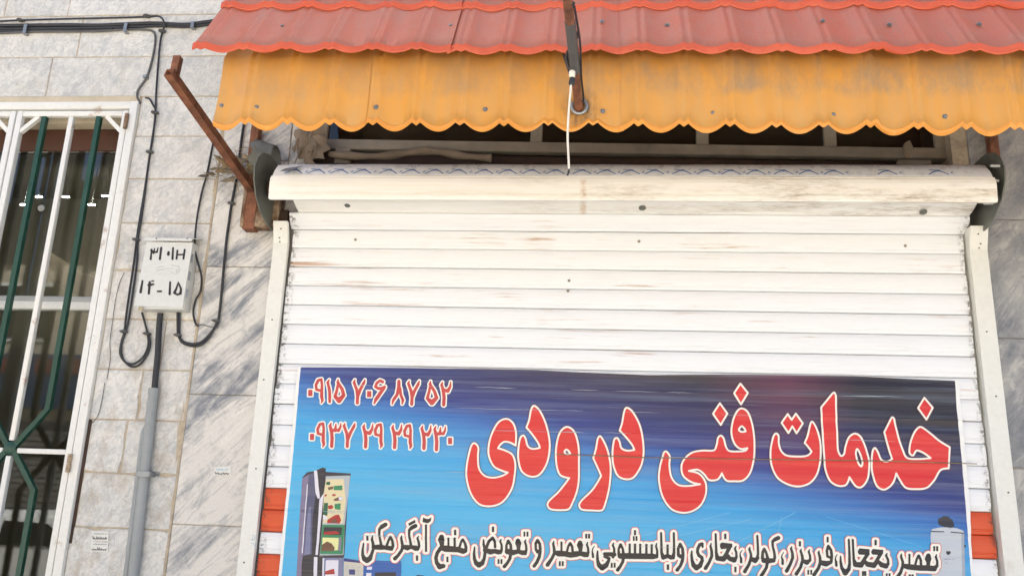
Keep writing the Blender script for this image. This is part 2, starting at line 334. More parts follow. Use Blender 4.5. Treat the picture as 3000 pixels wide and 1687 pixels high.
# ------------------------------------------------------------------ stone wall, course by course
ZJ = [0.02, .225, .43, .635, .84, 1.045, 1.255, 1.462, 1.668, 1.876, 2.078, 2.287, 2.494, 2.704, 2.905, 3.104, 3.295, 3.494, 3.705, 3.915, 4.12, 4.33]
def stone(x0, x1, z0, z1, t, parent, mat, name='stone', gap=.0023, jit=.0013, rough=0.):
    """one slab: jittered outline, chamfered arris, face a little proud or set back"""
    a, b, c, d = x0 + gap, x1 - gap, z0 + gap, z1 - gap; out = []
    def edge(p, q):
        L = math.hypot(q[0] - p[0], q[1] - p[1]); n = max(2, int(L / .045))
        for k in range(n):
            u = k / n; nx, nz = (q[1] - p[1]) / L, -(q[0] - p[0]) / L; j = random.uniform(-jit, jit * .4)
            if rough and random.random() < rough: j -= random.uniform(.002, .010)
            out.append((p[0] + (q[0] - p[0]) * u + nx * j, p[1] + (q[1] - p[1]) * u + nz * j))
    edge((a, c), (b, c)); edge((b, c), (b, d)); edge((b, d), (a, d)); edge((a, d), (a, c))
    n = len(out); ch = .0022; yy = -t + random.uniform(-.0012, .0012); tx = random.uniform(-.004, .004); tz = random.uniform(-.006, .006); cx, cz = (a + b) / 2, (c + d) / 2
    def Y(x, z): return yy + (x - cx) * tx * .4 + (z - cz) * tz
    v = [(x, .004, z) for x, z in out] + [(x, Y(x, z) + ch, z) for x, z in out]
    for x, z in out: v.append((cx + (x - cx) * (1 - ch / (abs(b - a) / 2)), Y(x, z), cz + (z - cz) * (1 - ch / (abs(d - c) / 2))))
    f = [(i, (i + 1) % n, (i + 1) % n + n, i + n) for i in range(n)] + [(i + n, (i + 1) % n + n, (i + 1) % n + 2 * n, i + 2 * n) for i in range(n)] + [tuple(2 * n + i for i in range(n))]
    return mesh_obj(name, v, f, mat, parent)
T = .012
SEAM = -1.568
W0, W1, WZ0, WZ1 = -3.115, -1.962, .27, 3.272      # opening of the barred window
sw = thing('stone_wall', (-2.3, 0, 0), 'pale grey stone-clad wall with cables, around the barred window', 'wall')
bk = MB(); bk.box(-5, W0, -.0092, .28, 0, 4.6).box(W1, SEAM - .002, -.0092, .28, 0, 4.6).box(W0, W1, -.0092, .28, WZ1 + .022, 4.6).box(W0, W1, -.0092, .28, 0, WZ0)
bk.build('backing', MAT['mortar'], sw)
def rowjoints(i):
    z = ZJ[i]
    known = {15: [], 16: [-2.41], 17: [-2.30], 18: [-2.38, -2.69], 19: [-2.1, -2.8]}
    return known.get(i)
for i in range(len(ZJ) - 1):
    z0, z1 = ZJ[i], ZJ[i + 1]
    if z1 <= WZ1 + .05 and z0 >= WZ0 - .2:
        segs = {8: [-1.80], 9: [-1.765], 7: [-1.715], 10: [-1.70]}.get(i, [])
        xs = [W1 + (.012 if i in (7, 8) else 0)] + segs + [SEAM]
        if z1 > WZ1: z1 = ZJ[i + 1]
        for a, b in zip(xs[:-1], xs[1:]): stone(a, b, z0, z1, T, sw, MAT['stone'], rough=.18 if i < 13 else 0)
        xs = [-4.6, -3.9, W0]
        for a, b in zip(xs[:-1], xs[1:]): stone(a, b, z0, z1, T, sw, MAT['stone'])
    else:
        js = rowjoints(i) or ([-2.2, -2.75] if i % 2 else [-1.95, -2.55])
        xs = [-4.6, -3.9, -3.25] + sorted(js) + [SEAM]
        if i < 2: xs = [-4.6, -3.9, -3.2, -2.5, -2.0, SEAM]
        for a, b in zip(xs[:-1], xs[1:]): stone(a, b, z0, z1, T, sw, MAT['stone'])
MB().box(W1 + .0005, W1 + .0125, -.0125, -.0093, 1.40, 1.874).build('gap_shade_strip', MAT['dark_brown'], sw)  # solid dark strip standing in for the shade in the gap beside the jamb
# cement filling of the rough upright joint beside the stones
cm = MB(); pts = []
for k in range(60):
    z = .02 + k * .073; w = .005 + .006 * rng.random() + (.012 * rng.random() if z < 2.1 else .003)
    pts.append((z, SEAM - w, SEAM + .004 + .003 * rng.random()))
v = [(a, -.011 - .002 * rng.random(), z) for z, a, b in pts] + [(b, -.0105, z) for z, a, b in pts]
n = len(pts); cm.add(v, [(i, n + i, n + i + 1, i + 1) for i in range(n - 1)]).build('mortar_joint', MAT['mortar'], sw)

mp = thing('marble_pillar', (-1.41, 0, 0), 'narrow pillar of cream and grey streaked marble between stone wall and shutter', 'pillar')
MB().box(SEAM + .0, -1.19, -.004, .28, 0, 4.6).build('backing', MAT['mortar'], mp)
zs = [0.02, .50, .985, 1.485, 1.985, 2.516, 2.99, 3.5, 4.0, 4.5]
for a, b in zip(zs[:-1], zs[1:]): stone(SEAM + .004, -1.262, a, b, .010, mp, MAT['marble'], 'marble_slab', gap=.0012, jit=.0005)
for a, b in zip(zs[5:-1], zs[6:]): stone(-1.262, -1.19, a, b, .008, mp, MAT['marble'], 'marble_slab', gap=.0012, jit=.0004)
mq = thing('marble_pillar', (1.9, 0, 0), 'dark grey cloudy marble pillar beside the right guide of the shutter', 'pillar')
MB().box(1.47, 3.0, -.004, .28, 0, 4.6).build('backing', MAT['mortar'], mq)
zs = [0.02, .35, .83, 1.31, 1.79, 2.27, 2.745, 3.22, 3.7, 4.18, 4.6]
for a, b in zip(zs[:-1], zs[1:]):
    stone(1.532, 2.25, a, b, .010, mq, MAT['marble_dark'], 'marble_slab', gap=.0012, jit=.0005); stone(2.25, 2.98, a, b, .010, mq, MAT['marble_dark'], 'marble_slab', gap=.0012, jit=.0005)
lw = thing('lintel_wall', (.14, .1, 3.5), 'plain cement wall over the shop opening, hidden behind the awning', 'wall')
MB().box(-1.19, 1.47, .0, .28, 3.5, 4.6).build('wall_face', MAT['mortar'], lw)

us = thing('shading_storey', (0, .1, 4.6), 'plain rendered upper storey added out of sight over the awning to shade the facade', 'wall')  # unseen storey added, its height set to keep sun off awning and facade
MB().box(-5, 3.0, .0, .28, 4.602, 7.0).build('wall_face', MAT['cream_trim'], us); MB().box(-14, -5.002, .0, .28, 0, 7.0).build('neighbour_face', MAT['cream_trim'], us); MB().box(3.002, 14, .0, .28, 0, 7.0).build('neighbour_face', MAT['cream_trim'], us)
MB().box(-14, 14, .285, 4.5, 6.8, 7.0).build('roof_slab', MAT['cream_trim'], us)

# ------------------------------------------------------------------ barred window
bw = thing('barred_window', (-2.54, 0, WZ0), 'white steel window with green and white bars and hinged grille leaves', 'window')
ws = MAT['white_steel']
def bar(name, x0, x1, y0, y1, z0, z1, m=ws, ch=.003, parent=bw): return MB().box(x0, x1, y0, y1, z0, z1, ch).build(name, m, parent, 35)
bar('jamb', -1.998, -1.9625, -.030, .055, WZ0, 3.265); bar('jamb', -3.112, -3.077, -.030, .055, WZ0, 3.265)
bar('head_rail', -3.077, -1.998, -.028, .055, 3.229, 3.265); bar('sill_rail', -3.077, -1.998, -.028, .055, WZ0, WZ0 + .04)
MB().box(-3.12, -1.962, -.020, .05, 3.267, 3.296, .004).build('ledge_strip', MAT['cream_trim'], bw, 35)
for L, R in ((-2.517, -2.003), (-3.072, -2.524)):
    lf = [(-.026, .006)]
    for x in ((L, L + .026), (R - .026, R)): bar('stile', x[0], x[1], -.026, .002, WZ0 + .045, 3.222)
    bar('leaf_rail', L + .0265, R - .0265, -.025, .001, 3.196, 3.221); bar('leaf_rail', L + .0265, R - .0265, -.025, .001, WZ0 + .046, WZ0 + .071)
    c = (L + R) / 2 - .004; hz = 1.752
    bar('bar', c - .011, c + .011, -.024, -.002, WZ0 + .072, hz - .03); bar('bar', c - .011, c + .011, -.024, -.002, hz + .03, 3.195)
    bar('cross_bar', L + .027, c - .03, -.022, -.004, hz - .019, hz + .001); bar('cross_bar', c + .03, R - .027, -.022, -.004, hz - .019, hz + .001)
    for s in (-1, 1):
        gx = c + s * .126
        for up in (1, -1):
            ze = 3.195 if up > 0 else WZ0 + .072
            pts = [(gx, -.014, ze), (gx, -.014, hz + up * .158), (c + s * .012, -.014, hz + up * .006)]
            MB().tube(pts, .0145, 4, sq=True).build('bar', MAT['green_paint'], bw, 30)
        MB().tube([(c + s * .21, -.012, 3.196), (c + s * .242 - s * .012, -.012, 3.13)] if False else [((R - .1) if s > 0 else (L + .1), -.012, 3.197), ((R - .024) if s > 0 else (L + .024), -.012, 3.125)], .013, 4, sq=True).build('corner_brace', ws, bw, 30)
    MB().lathe([(.02, 0), (.026, .004), (.026, .012), (.018, .018)], (c, -.012, hz), (0, -1, 0), 10).build('hub', MAT['green_paint'], bw, 40)
for hz_ in (3.165, 1.70, .6):
    MB().tube([(-2.0, -.036, hz_ - .035), (-2.0, -.036, hz_ - .001)], .009, 8).tube([(-2.0, -.036, hz_ + .001), (-2.0, -.036, hz_ + .035)], .009, 8).build('hinge', MAT['rustbox'], bw, 40)
# glazing set back in the reveal
bar('reveal', -3.10, -2.01, .056, .20, 3.20, 3.262, MAT['cream_trim']); bar('reveal', -1.9985, -1.9625, .056, .24, WZ0, 3.265, MAT['cream_trim']); bar('reveal', -3.112, -3.077, .056, .24, WZ0, 3.265, MAT['cream_trim'])
bar('glazing_head', -3.076, -2.0, .115, .165, 3.095, 3.199, MAT['brown_lintel'])
bar('glazing_rail', -3.076, -2.0, .105, .155, 2.352, 2.386, MAT['white_steel']); bar('glazing_rail', -3.076, -2.0, .118, .152, 2.388, 2.412, MAT['alu'])
bar('glazing_rail', -3.076, -2.0, .105, .155, WZ0 + .001, WZ0 + .06, MAT['alu'])
bar('glazing_stile', -2.575, -2.55, .108, .15, WZ0 + .062, 2.350, MAT['alu'])
for a, b, z0, z1 in ((-3.076, -2.432, 2.413, 3.094), (-2.427, -2.0, 2.413, 3.094), (-3.076, -2.576, WZ0 + .061, 2.351), (-2.549, -2.0, WZ0 + .061, 2.351)):
    MB().box(a, b, .128, .134, z0, z1).build('pane', MAT['glass'], bw)
for px, py in ((121, 610), (211, 894)):
    q = at(px, py, .12); MB().lathe([(.013, 0), (.015, .004), (.015, .01), (.010, .014), (.010, .016)], (q[0], .127, q[2]), (0, -1, 0), 14).build('glass_fitting', MAT['alu'], bw, 40)
for px, py in ((114, 577), (193, 577), (70, 600), (268, 600), (308, 574)):  # glowing strips added where glints show in the glass; they also light the room
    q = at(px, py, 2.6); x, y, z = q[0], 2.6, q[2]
    tl = thing('glint_strip', (x, y, z), 'small bright strip lamp hanging inside, seen through the barred window', 'glint strip', 'added glint strips inside the shop')
    MB().box(x - .024, x + .024, y - .006, y + .006, z - .0032, z + .0032, .001).build('tube', MAT['glint_glow'], tl)
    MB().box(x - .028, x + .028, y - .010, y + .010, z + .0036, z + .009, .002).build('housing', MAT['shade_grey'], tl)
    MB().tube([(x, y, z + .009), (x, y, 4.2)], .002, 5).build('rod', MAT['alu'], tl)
stairs = thing('stair_rail', (-3.28, 2.9, .2), 'dim handrail board slanting upward inside behind the glass', 'rail')
MB().prism([(-3.25, 2.9, 2.75), (-4.3, 2.9, 3.30), (-4.3, 2.9, 3.50), (-3.25, 2.9, 2.95)], (0, .05, 0)).build('board', MAT['dark_inside'], stairs)
MB().box(-3.31, -3.25, 2.9, 2.95, .2, 2.76).build('newel', MAT['dark_inside'], stairs)

# ------------------------------------------------------------------ roller shutter
XL, XR = -1.197, 1.457
YS = -.030
rs = thing('roller_shutter', (.13, YS, 0), 'closed white metal roller shutter with rusty streaks and rolled coil above', 'shutter')
PROF = [(.0393, -.005), (.0378, -.0105), (.034, -.0128), (.020, -.0150), (.002, -.0158), (-.014, -.0150), (-.0195, -.0142), (-.0215, -.0118), (-.0245, -.0116), (-.0262, -.0130), (-.0335, -.0130), (-.0375, -.0110), (-.0393, -.006)]
def slat_mesh(name, x0, x1, prof, y0, z0, mats, tilt=0., parent=rs, sag=0.):
    """one slat: profile (z, y) extruded along x; tilt leans its top towards the street"""
    nx = 15; v = []; f = []; ca, sa = math.cos(tilt), math.sin(tilt)
    P = list(prof) + [(prof[-1][0], .002), (prof[0][0], .002)]
    for k in range(nx):
        x = x0 + (x1 - x0) * k / (nx - 1); w = sag * (math.sin(k * 1.9 + z0 * 40) * .0012 + math.sin(k * .7 + z0 * 173) * .0014)
        for z, y in P: v.append((x, y0 + y * ca - z * sa + w, z0 + z * ca + y * sa))
    n = len(P)
    for k in range(nx - 1):
        for i in range(n): f.append((k * n + i, k * n + (i + 1) % n, (k + 1) * n + (i + 1) % n, (k + 1) * n + i))
    f.append(tuple(range(n))); f.append(tuple((nx - 1) * n + i for i in reversed(range(n))))
    return mesh_obj(name, v, f, mats, parent, 28)
z = 2.671; i = 0
while z > .2:
    top = z; m = MAT['slat_white']
    if 1.21 < z - .04 < 1.63 and not (1.395 < z - .04 < 1.478): m = MAT['slat_orange']
    slat_mesh('slat', XL + rng.uniform(-.003, .003), XR + rng.uniform(-.003, .003), PROF, YS, z - .04 + rng.uniform(-.0006, .0006), m, rng.uniform(-.012, .012), sag=1)
    z -= .08; i += 1
slat_mesh('bottom_bar', XL, XR, [(.05, -.004), (.045, -.014), (-.05, -.014), (-.055, -.004)], YS, z - .02, MAT['alu'])
# the leaning slats between guides and coil
def seg_slat(x0, x1, p, q, mat, name='slat'):
    L = math.hypot(q[0] - p[0], q[1] - p[1]); sc = L / .08
    return slat_mesh(name, x0, x1, [(a * sc, b) for a, b in PROF], (p[0] + q[0]) / 2, (p[1] + q[1]) / 2, mat, math.atan2(-(q[0] - p[0]), q[1] - p[1]))
seg_slat(-1.205, 1.475, (-.034, 2.674), (-.078, 2.735), MAT['slat_white'])
seg_slat(-1.165, 1.470, (-.080, 2.738), (-.172, 2.768), MAT['coil'])
MB().box(XL - .02, XR + .02, YS + .004, YS + .02, .1, 2.70).build('backing_shade', MAT['slat_back'], rs)
# coil: front slat, filmed top slat, turning back over the axle
CL, CR = -1.213, 1.478
FZ0, FZ1, FY = 2.708, 2.800, -.300
front = [(FY + .02, FZ0 + .004), (FY - .002, FZ0), (FY - .006, FZ0 + .008), (FY - .001, FZ0 + .0095), (FY - .001, FZ0 + .0115), (FY - .006, FZ0 + .013), (FY - .006, FZ0 + .0195), (FY + .000, FZ0 + .021), (FY + .000, FZ0 + .023), (FY - .006, FZ0 + .025), (FY - .008, FZ0 + .05), (FY - .0085, FZ0 + .060), (FY - .0065, FZ0 + .0615), (FY - .0085, FZ0 + .063), (FY - .006, FZ1 - .010), (FY - .001, FZ1 - .006), (FY - .0005, FZ1)]
top = [(FY - .0005, FZ1), (FY + .004, FZ1 + .004), (FY + .018, FZ1 + .030), (FY + .050, FZ1 + .066), (FY + .10, FZ1 + .090), (FY + .16, FZ1 + .095), (FY + .22, FZ1 + .07), (FY + .25, FZ1 + .02)]
def sheet(name, prof, x0, x1, mat, th=.003, nx=14, wob=.0, parent=rs):
    v = []; f = []; n = len(prof)
    for s in (0, 1):
        for k in range(nx):
            x = x0 + (x1 - x0) * k / (nx - 1)
            for j, (y, z) in enumerate(prof): v.append((x, y + (th if s else 0), z - (th if s else 0) + wob * math.sin(k * 1.3 + j)))
    B = nx * n
    for k in range(nx - 1):
        for j in range(n - 1):
            a, b, c, d = k * n + j, k * n + j + 1, (k + 1) * n + j + 1, (k + 1) * n + j
            f.append((a, d, c, b)); f.append((B + a, B + b, B + c, B + d))
    for j in range(n - 1):
        f.append((j, j + 1, B + j + 1, B + j)); e = (nx - 1) * n; f.append((e + j + 1, e + j, B + e + j, B + e + j + 1))
    for k in range(nx - 1):
        f.append((k * n, B + k * n, B + (k + 1) * n, (k + 1) * n)); e = n - 1; f.append((k * n + e, (k + 1) * n + e, B + (k + 1) * n + e, B + k * n + e))
    return mesh_obj(name, v, f, mat, parent, 40)
sheet('coil_front', front, CL, CR, MAT['coil']); sheet('coil_top', top, CL + .004, CR - .004, MAT['coil'], wob=.0006)
sheet('coil_underside', [(FY + .012, FZ0 + .006), (FY + .08, FZ0 + .03), (FY + .15, FZ0 + .06)], CL + .002, CR - .002, MAT['dark_brown'])  # dark brown stands in for the shadow under the coil front
film = sheet('protective_film', [(y - .0022, z + .0014) for y, z in top[1:6]], CL + .05, CR - .006, MAT['film_white'], .0008, 30, .0008)
MB().tube([(CL - .06, -.15, 2.80), (CR + .05, -.15, 2.80)], .035, 12).build('axle', MAT['dark_brown'], rs, 40)
# film printed with little crossed blue strokes; its torn corner
fl = MB()
sdir = Vector((0, top[3][0] - top[2][0], top[3][1] - top[2][1])).normalized()
def filmpt(x, s):
    acc = 0.
    for a, b in zip(top[1:-1], top[2:]):
        L = math.hypot(b[0] - a[0], b[1] - a[1])
        if acc + L >= s: t = (s - acc) / L; return Vector((x, a[0] + (b[0] - a[0]) * t - .0038, a[1] + (b[1] - a[1]) * t + .0026))
        acc += L
    return Vector((x, top[-1][0], top[-1][1]))
def dash(mb, x0, s0, x1, s1, w):
    a, b = filmpt(x0, s0), filmpt(x1, s1); d = (b - a).normalized(); nrm = Vector((0, -.8, .6)); u = d.cross(nrm).normalized() * w
    mb.add([a - u, b - u, b + u, a + u], [(0, 1, 2, 3)])
x = CL + .085; k = 0
while x < CR - .06:
    if x < .95 or k % 2 == 0:
        dash(fl, x - .034, .006, x - .014, .022, .0026); dash(fl, x - .015, .0215, x + .002, .030, .0034); dash(fl, x + .036, .006, x + .018, .022, .0026); dash(fl, x + .019, .0212, x + .001, .033, .0034); dash(fl, x - .026, .036, x + .002, .031, .0022); dash(fl, x - .003, .027, x + .006, .030, .0058); dash(fl, x + .004, .036, x + .014, .029, .002)
        dash(fl, x + .046, .016, x + .054, .024, .0018); dash(fl, x + .046, .014, x + .058, .014, .0012)
    x += .0905 + (.01 if k % 4 == 3 else 0); k += 1
fl.build('film_print', MAT['film_blue'], film)['kind'] = 'stuff'
tc = [filmpt(CL + .05, .030), filmpt(CL + .115, .055), filmpt(CL + .085, .012), filmpt(CL + .035, .006)]
tc = [q + Vector((0, -.004, .003)) for q in tc]; tc[2] += Vector((0, -.03, -.012)); tc[3] += Vector((0, -.01, 0))
mesh_obj('torn_corner', tc, [(0, 1, 2), (0, 2, 3)], MAT['film_grey'], film)
for px, py in ((1018, 602), (1882, 611), (2705, 623)):
    q = at(px, py, -.135); MB().lathe([(.014, 0), (.014, .004), (.010, .008), (.0, .009)], (q[0], -.135, q[2] + .004), (0, -.35, -.94), 14).build('bolt', MAT['dark_plate'], rs, 40)
for px, py in ((2652, 720), (1872, 707), (1041, 702), (1667, 822), (1664, 852)):
    q = at(px, py, YS - .017); MB().lathe([(.006, 0), (.006, .002), (.002, .004)], (q[0], YS - .0155, q[2]), (0, -1, 0), 8).build('rivet', MAT['grey_frame'], rs, 40)
# guide rails, their tops bent to the street
for x0, x1, nm in ((-1.262, -1.203, 'left'), (1.466, 1.531, 'right')):
    g = MB(); zt = 2.60
    for a, b, y0, y1 in ((x0, x1, -.074, -.069), (x0, x0 + .004, -.0685, -.001), (x1 - .004, x1, -.0685, -.052)):
        bm_pts = [(y0, 0), (y0, zt), (y0 - .03, zt + .085)]
        for (ya, za), (yb, zb) in zip(bm_pts[:-1], bm_pts[1:]):
            d = y1 - y0
            g.add([(a, ya, za), (b, ya, za), (b, yb, zb), (a, yb, zb), (a, ya + d, za), (b, ya + d, za), (b, yb + d, zb), (a, yb + d, zb)], [(0, 1, 2, 3), (5, 4, 7, 6), (4, 0, 3, 7), (1, 5, 6, 2), (3, 2, 6, 7), (4, 5, 1, 0)])
    gr = g.build('guide_rail', MAT['rail_paint'], rs)
    xm = (x0 + x1) / 2
    for zz in (2.655, 2.62, 2.605, 2.28, 2.04, 1.70, 1.36):
        yy = -.0745 - max(0, zz - zt) * .03 / .085
        MB().lathe([(.0035, 0), (.003, .002)], (xm + rng.uniform(-.008, .008), yy, zz), (0, -1, 0), 8).build('screw', MAT['dark_plate'], gr, 40)
# end plates
PL = [(0, 2.665), (-.06, 2.662), (-.13, 2.668), (-.20, 2.692), (-.262, 2.735), (-.298, 2.79), (-.305, 2.835), (-.285, 2.885), (-.24, 2.925), (-.18, 2.945), (-.10, 2.945), (-.04, 2.93), (0, 2.90)]
for x in (-1.285, 1.512):
    MB().prism([(x, y, z) for y, z in PL], (.005, 0, 0)).build('end_plate', MAT['dark_plate'], rs)
for yy, zz in ((-.27, 2.80), (-.21, 2.735), (-.29, 2.85)):
    MB().tube([(1.505, yy, zz), (1.4725, yy, zz)], .006, 8).build('bolt', MAT['alu'], rs, 40)
MB().box(-1.415, -1.255, -.075, -.012, 2.672, 2.86, .003).build('bearing_box', MAT['rustbox'], rs, 35)
MB().box(-1.285, -1.22, -.06, -.02, 2.672, 2.75, .003).build('bearing_plate', MAT['dark_brown'], rs, 35)

# ------------------------------------------------------------------ flat print: signed-distance outlines meshed by marching squares
def catmull(pts, n=6):
    out = []; N = len(pts)
    for i in range(N):
        a, b, c, d = pts[i - 1], pts[i], pts[(i + 1) % N], pts[(i + 2) % N]
        p0, p1, p2, p3 = [np.array(q[:2], float) for q in (a, b, c, d)]
        t0 = np.zeros(2) if len(b) > 2 else (p2 - p0) / 2; t1 = np.zeros(2) if len(c) > 2 else (p3 - p1) / 2
        L = np.linalg.norm(p2 - p1)
        for t in (t0, t1):
            m = np.linalg.norm(t)
            if m > L * 1.1: t *= L * 1.1 / m
        for k in range(n):
            u = k / n; out.append((2 * u ** 3 - 3 * u * u + 1) * p1 + (u ** 3 - 2 * u * u + u) * t0 + (-2 * u ** 3 + 3 * u * u) * p2 + (u ** 3 - u * u) * t1)
    return np.array(out)
def seg_dist(X, Y, a, b, ra=0., rb=0.):
    dx, dy = b[0] - a[0], b[1] - a[1]; L = dx * dx + dy * dy + 1e-9
    t = np.clip(((X - a[0]) * dx + (Y - a[1]) * dy) / L, 0, 1)
    return np.hypot(X - a[0] - t * dx, Y - a[1] - t * dy) - (ra + (rb - ra) * t)
def poly_sdf(X, Y, loops):
    d = np.full(X.shape, 1e9); inside = np.zeros(X.shape, bool)
    for P in loops:
        for a, b in zip(P, np.roll(P, -1, 0)):
            d = np.minimum(d, seg_dist(X, Y, a, b))
            if a[1] != b[1]:
                c = ((a[1] > Y) != (b[1] > Y)) & (X < (b[0] - a[0]) * (Y - a[1]) / (b[1] - a[1]) + a[0]); inside ^= c
    return np.where(inside, -d, d)
def field(shapes, pad, cell):
    allp = np.concatenate([np.array([q[:2] for q in s[1]]) if s[0] == 's' else np.concatenate(s[1]) for s in shapes])
    mx = max([q[2] for s in shapes if s[0] == 's' for q in s[1]] + [0]) / 2
    x0, y0 = allp.min(0) - pad - mx; x1, y1 = allp.max(0) + pad + mx
    gx = np.arange(x0, x1 + cell, cell); gy = np.arange(y0, y1 + cell, cell); X, Y = np.meshgrid(gx, gy)
    D = np.full(X.shape, 1e9)
    for s in shapes:
        if s[0] == 's':
            P = s[1]
            for a, b in zip(P[:-1], P[1:]): D = np.minimum(D, seg_dist(X, Y, a, b, a[2] / 2, b[2] / 2))
        else: D = np.minimum(D, poly_sdf(X, Y, s[1]))
    return gx, gy, D
def march(gx, gy, D, level, maxrun=24):
    V = D - level; V = np.where(np.abs(V) < 1e-6, 1e-6, V); ins = V < 0
    cnt = ins[:-1, :-1].astype(int) + ins[1:, :-1] + ins[:-1, 1:] + ins[1:, 1:]
    vs, fs = [], []
    for j in range(cnt.shape[0]):
        row = cnt[j]; i = 0; full = np.where(row == 4)[0]
        if len(full):
            br = np.where(np.diff(full) > 1)[0] + 1
            for run in np.split(full, br):
                for k in range(0, len(run), maxrun):
                    r = run[k:k + maxrun]; a, b = gx[r[0]], gx[r[-1] + 1]; n = len(vs)
                    vs += [(a, gy[j]), (b, gy[j]), (b, gy[j + 1]), (a, gy[j + 1])]; fs.append((n, n + 1, n + 2, n + 3))
        for i in np.where((row > 0) & (row < 4))[0]:
            cs = [(gx[i], gy[j], V[j, i]), (gx[i + 1], gy[j], V[j, i + 1]), (gx[i + 1], gy[j + 1], V[j + 1, i + 1]), (gx[i], gy[j + 1], V[j + 1, i])]
            poly = []
            for k in range(4):
                a, b = cs[k], cs[(k + 1) % 4]
                if a[2] < 0: poly.append((a[0], a[1]))
                if (a[2] < 0) != (b[2] < 0):
                    t = a[2] / (a[2] - b[2]); poly.append((a[0] + (b[0] - a[0]) * t, a[1] + (b[1] - a[1]) * t))
            if len(poly) >= 3: n = len(vs); vs += poly; fs.append(tuple(range(n, n + len(poly))))
    return np.array(vs), fs
YB = -.0535
def ripple(x, z):
    k = (z - 2.031) / .08; fr = (k - np.round(k)) * .08
    crease = -.0016 * np.exp(-(fr / .0035) ** 2) * (.5 + .5 * np.sin(x * 3.1 + np.round(k) * 2.3)) 
    crease = crease - .0045 * np.clip((z - 2.045) / .05, 0, 1.3) ** 2 * (.45 + .55 * np.sin(x * 3.7 + .6))
    return crease + .0007 * np.sin(z * 78.5 + .9) + .0010 * np.sin(z * 23 + x * 1.3) * np.sin(x * 2.3 + 1) + .0006 * np.sin(z * 113 + x * 2.1 + 1) * np.sin(x * 1.7)
def lay(name, vs, fs, mat, parent, lift, plane=YB, rip=True):
    if len(fs) == 0: return None
    P = at_arr(vs[:, 0], vs[:, 1], plane)
    P[:, 1] = plane - lift + (ripple(P[:, 0], P[:, 2]) if rip else 0)
    return mesh_obj(name, P.tolist(), [tuple(reversed(f)) for f in fs], mat, parent)
def layered(names, shapes, levels, mats, parent, cell, lift0=.0010, step=.0007, plane=YB, rip=True):
    gx, gy, D = field(shapes, max(max(levels), 0) + 3, cell); par = parent
    for k, (nm, lv, m) in enumerate(zip(names, levels, mats)):
        vs, fs = march(gx, gy, D, lv); o = lay(nm, vs, fs, MAT[m], par, lift0 + step * k, plane, rip)
        if k == 0: par = o
    return par
def S(pts, o, s): return ('s', [(o[0] + p[0] / s, o[1] + p[1] / s, p[2] / s) for p in pts])
def Bx(r, o, s): x0, y0, x1, y1 = r; return ('p', [np.array([(o[0] + a / s, o[1] + b / s) for a, b in ((x0, y0), (x1, y0), (x1, y1), (x0, y1))])])
def Pg(pts, o, s): return ('p', [np.array([(o[0] + p[0] / s, o[1] + p[1] / s) for p in pts])])
def loop(pts, o, s): return catmull([(o[0] + p[0] / s, o[1] + p[1] / s) + tuple(p[2:]) for p in pts])
# ------------------------------------------------------------------ the banner
bn = thing('shop_banner', (.13, YB, 1.2), 'blue printed vinyl banner with red and black Persian lettering, tied over the shutter', 'banner')
def area(name, pts, mat, parent, lift, cell=3.0):
    gx, gy, D = field([('p', [np.array(pts, float)])], 2, cell); vs, fs = march(gx, gy, D, 0); return lay(name, vs, fs, MAT[mat], parent, lift)
edge_l = [(825, 1683), (830, 1631), (845, 1475), (858, 1341), (871, 1190), (877, 1120), (882, 1076)]
edge_t = [(1000, 1076), (1180, 1077), (1300, 1079), (1420, 1080), (1560, 1083), (1690, 1090), (1900, 1099), (2100, 1097), (2290, 1098), (2506, 1101), (2640, 1108), (2798, 1115)]
edge_r = [(2803, 1200), (2812, 1291), (2820, 1372), (2829, 1486), (2838, 1600), (2845, 1687), (2858, 1900)]
sheet_o = area('vinyl_sheet', [(795, 1900)] + [(x - 9, y) for x, y in edge_l[:-1]] + [(874, 1074)] + [(x, y - 1.5) for x, y in edge_t[:-1]] + [(2808, 1113)] + [(x + (13 if y < 1600 else 8), y) for x, y in edge_r], 'ink_paper', bn, 0)
area('printed_ground', [(806, 1900)] + edge_l + edge_t + edge_r, 'banner', bn, .0007)
for (a, b, c, d) in ((2060, 1640, 2330, 1500), (2140, 1500, 1800, 1590), (2265, 1640, 2290, 1512), (2410, 1640, 2330, 1512), (2480, 1570, 2380, 1510), (2700, 1600, 2420, 1512), (2200, 1520, 1980, 1570)):
    w = 1.0; area('printed_ray', [(a - w, b - w), (a + w, b + w), (c + w, d + w), (c - w, d - w)], 'ink_ray', bn, .0010, .8)

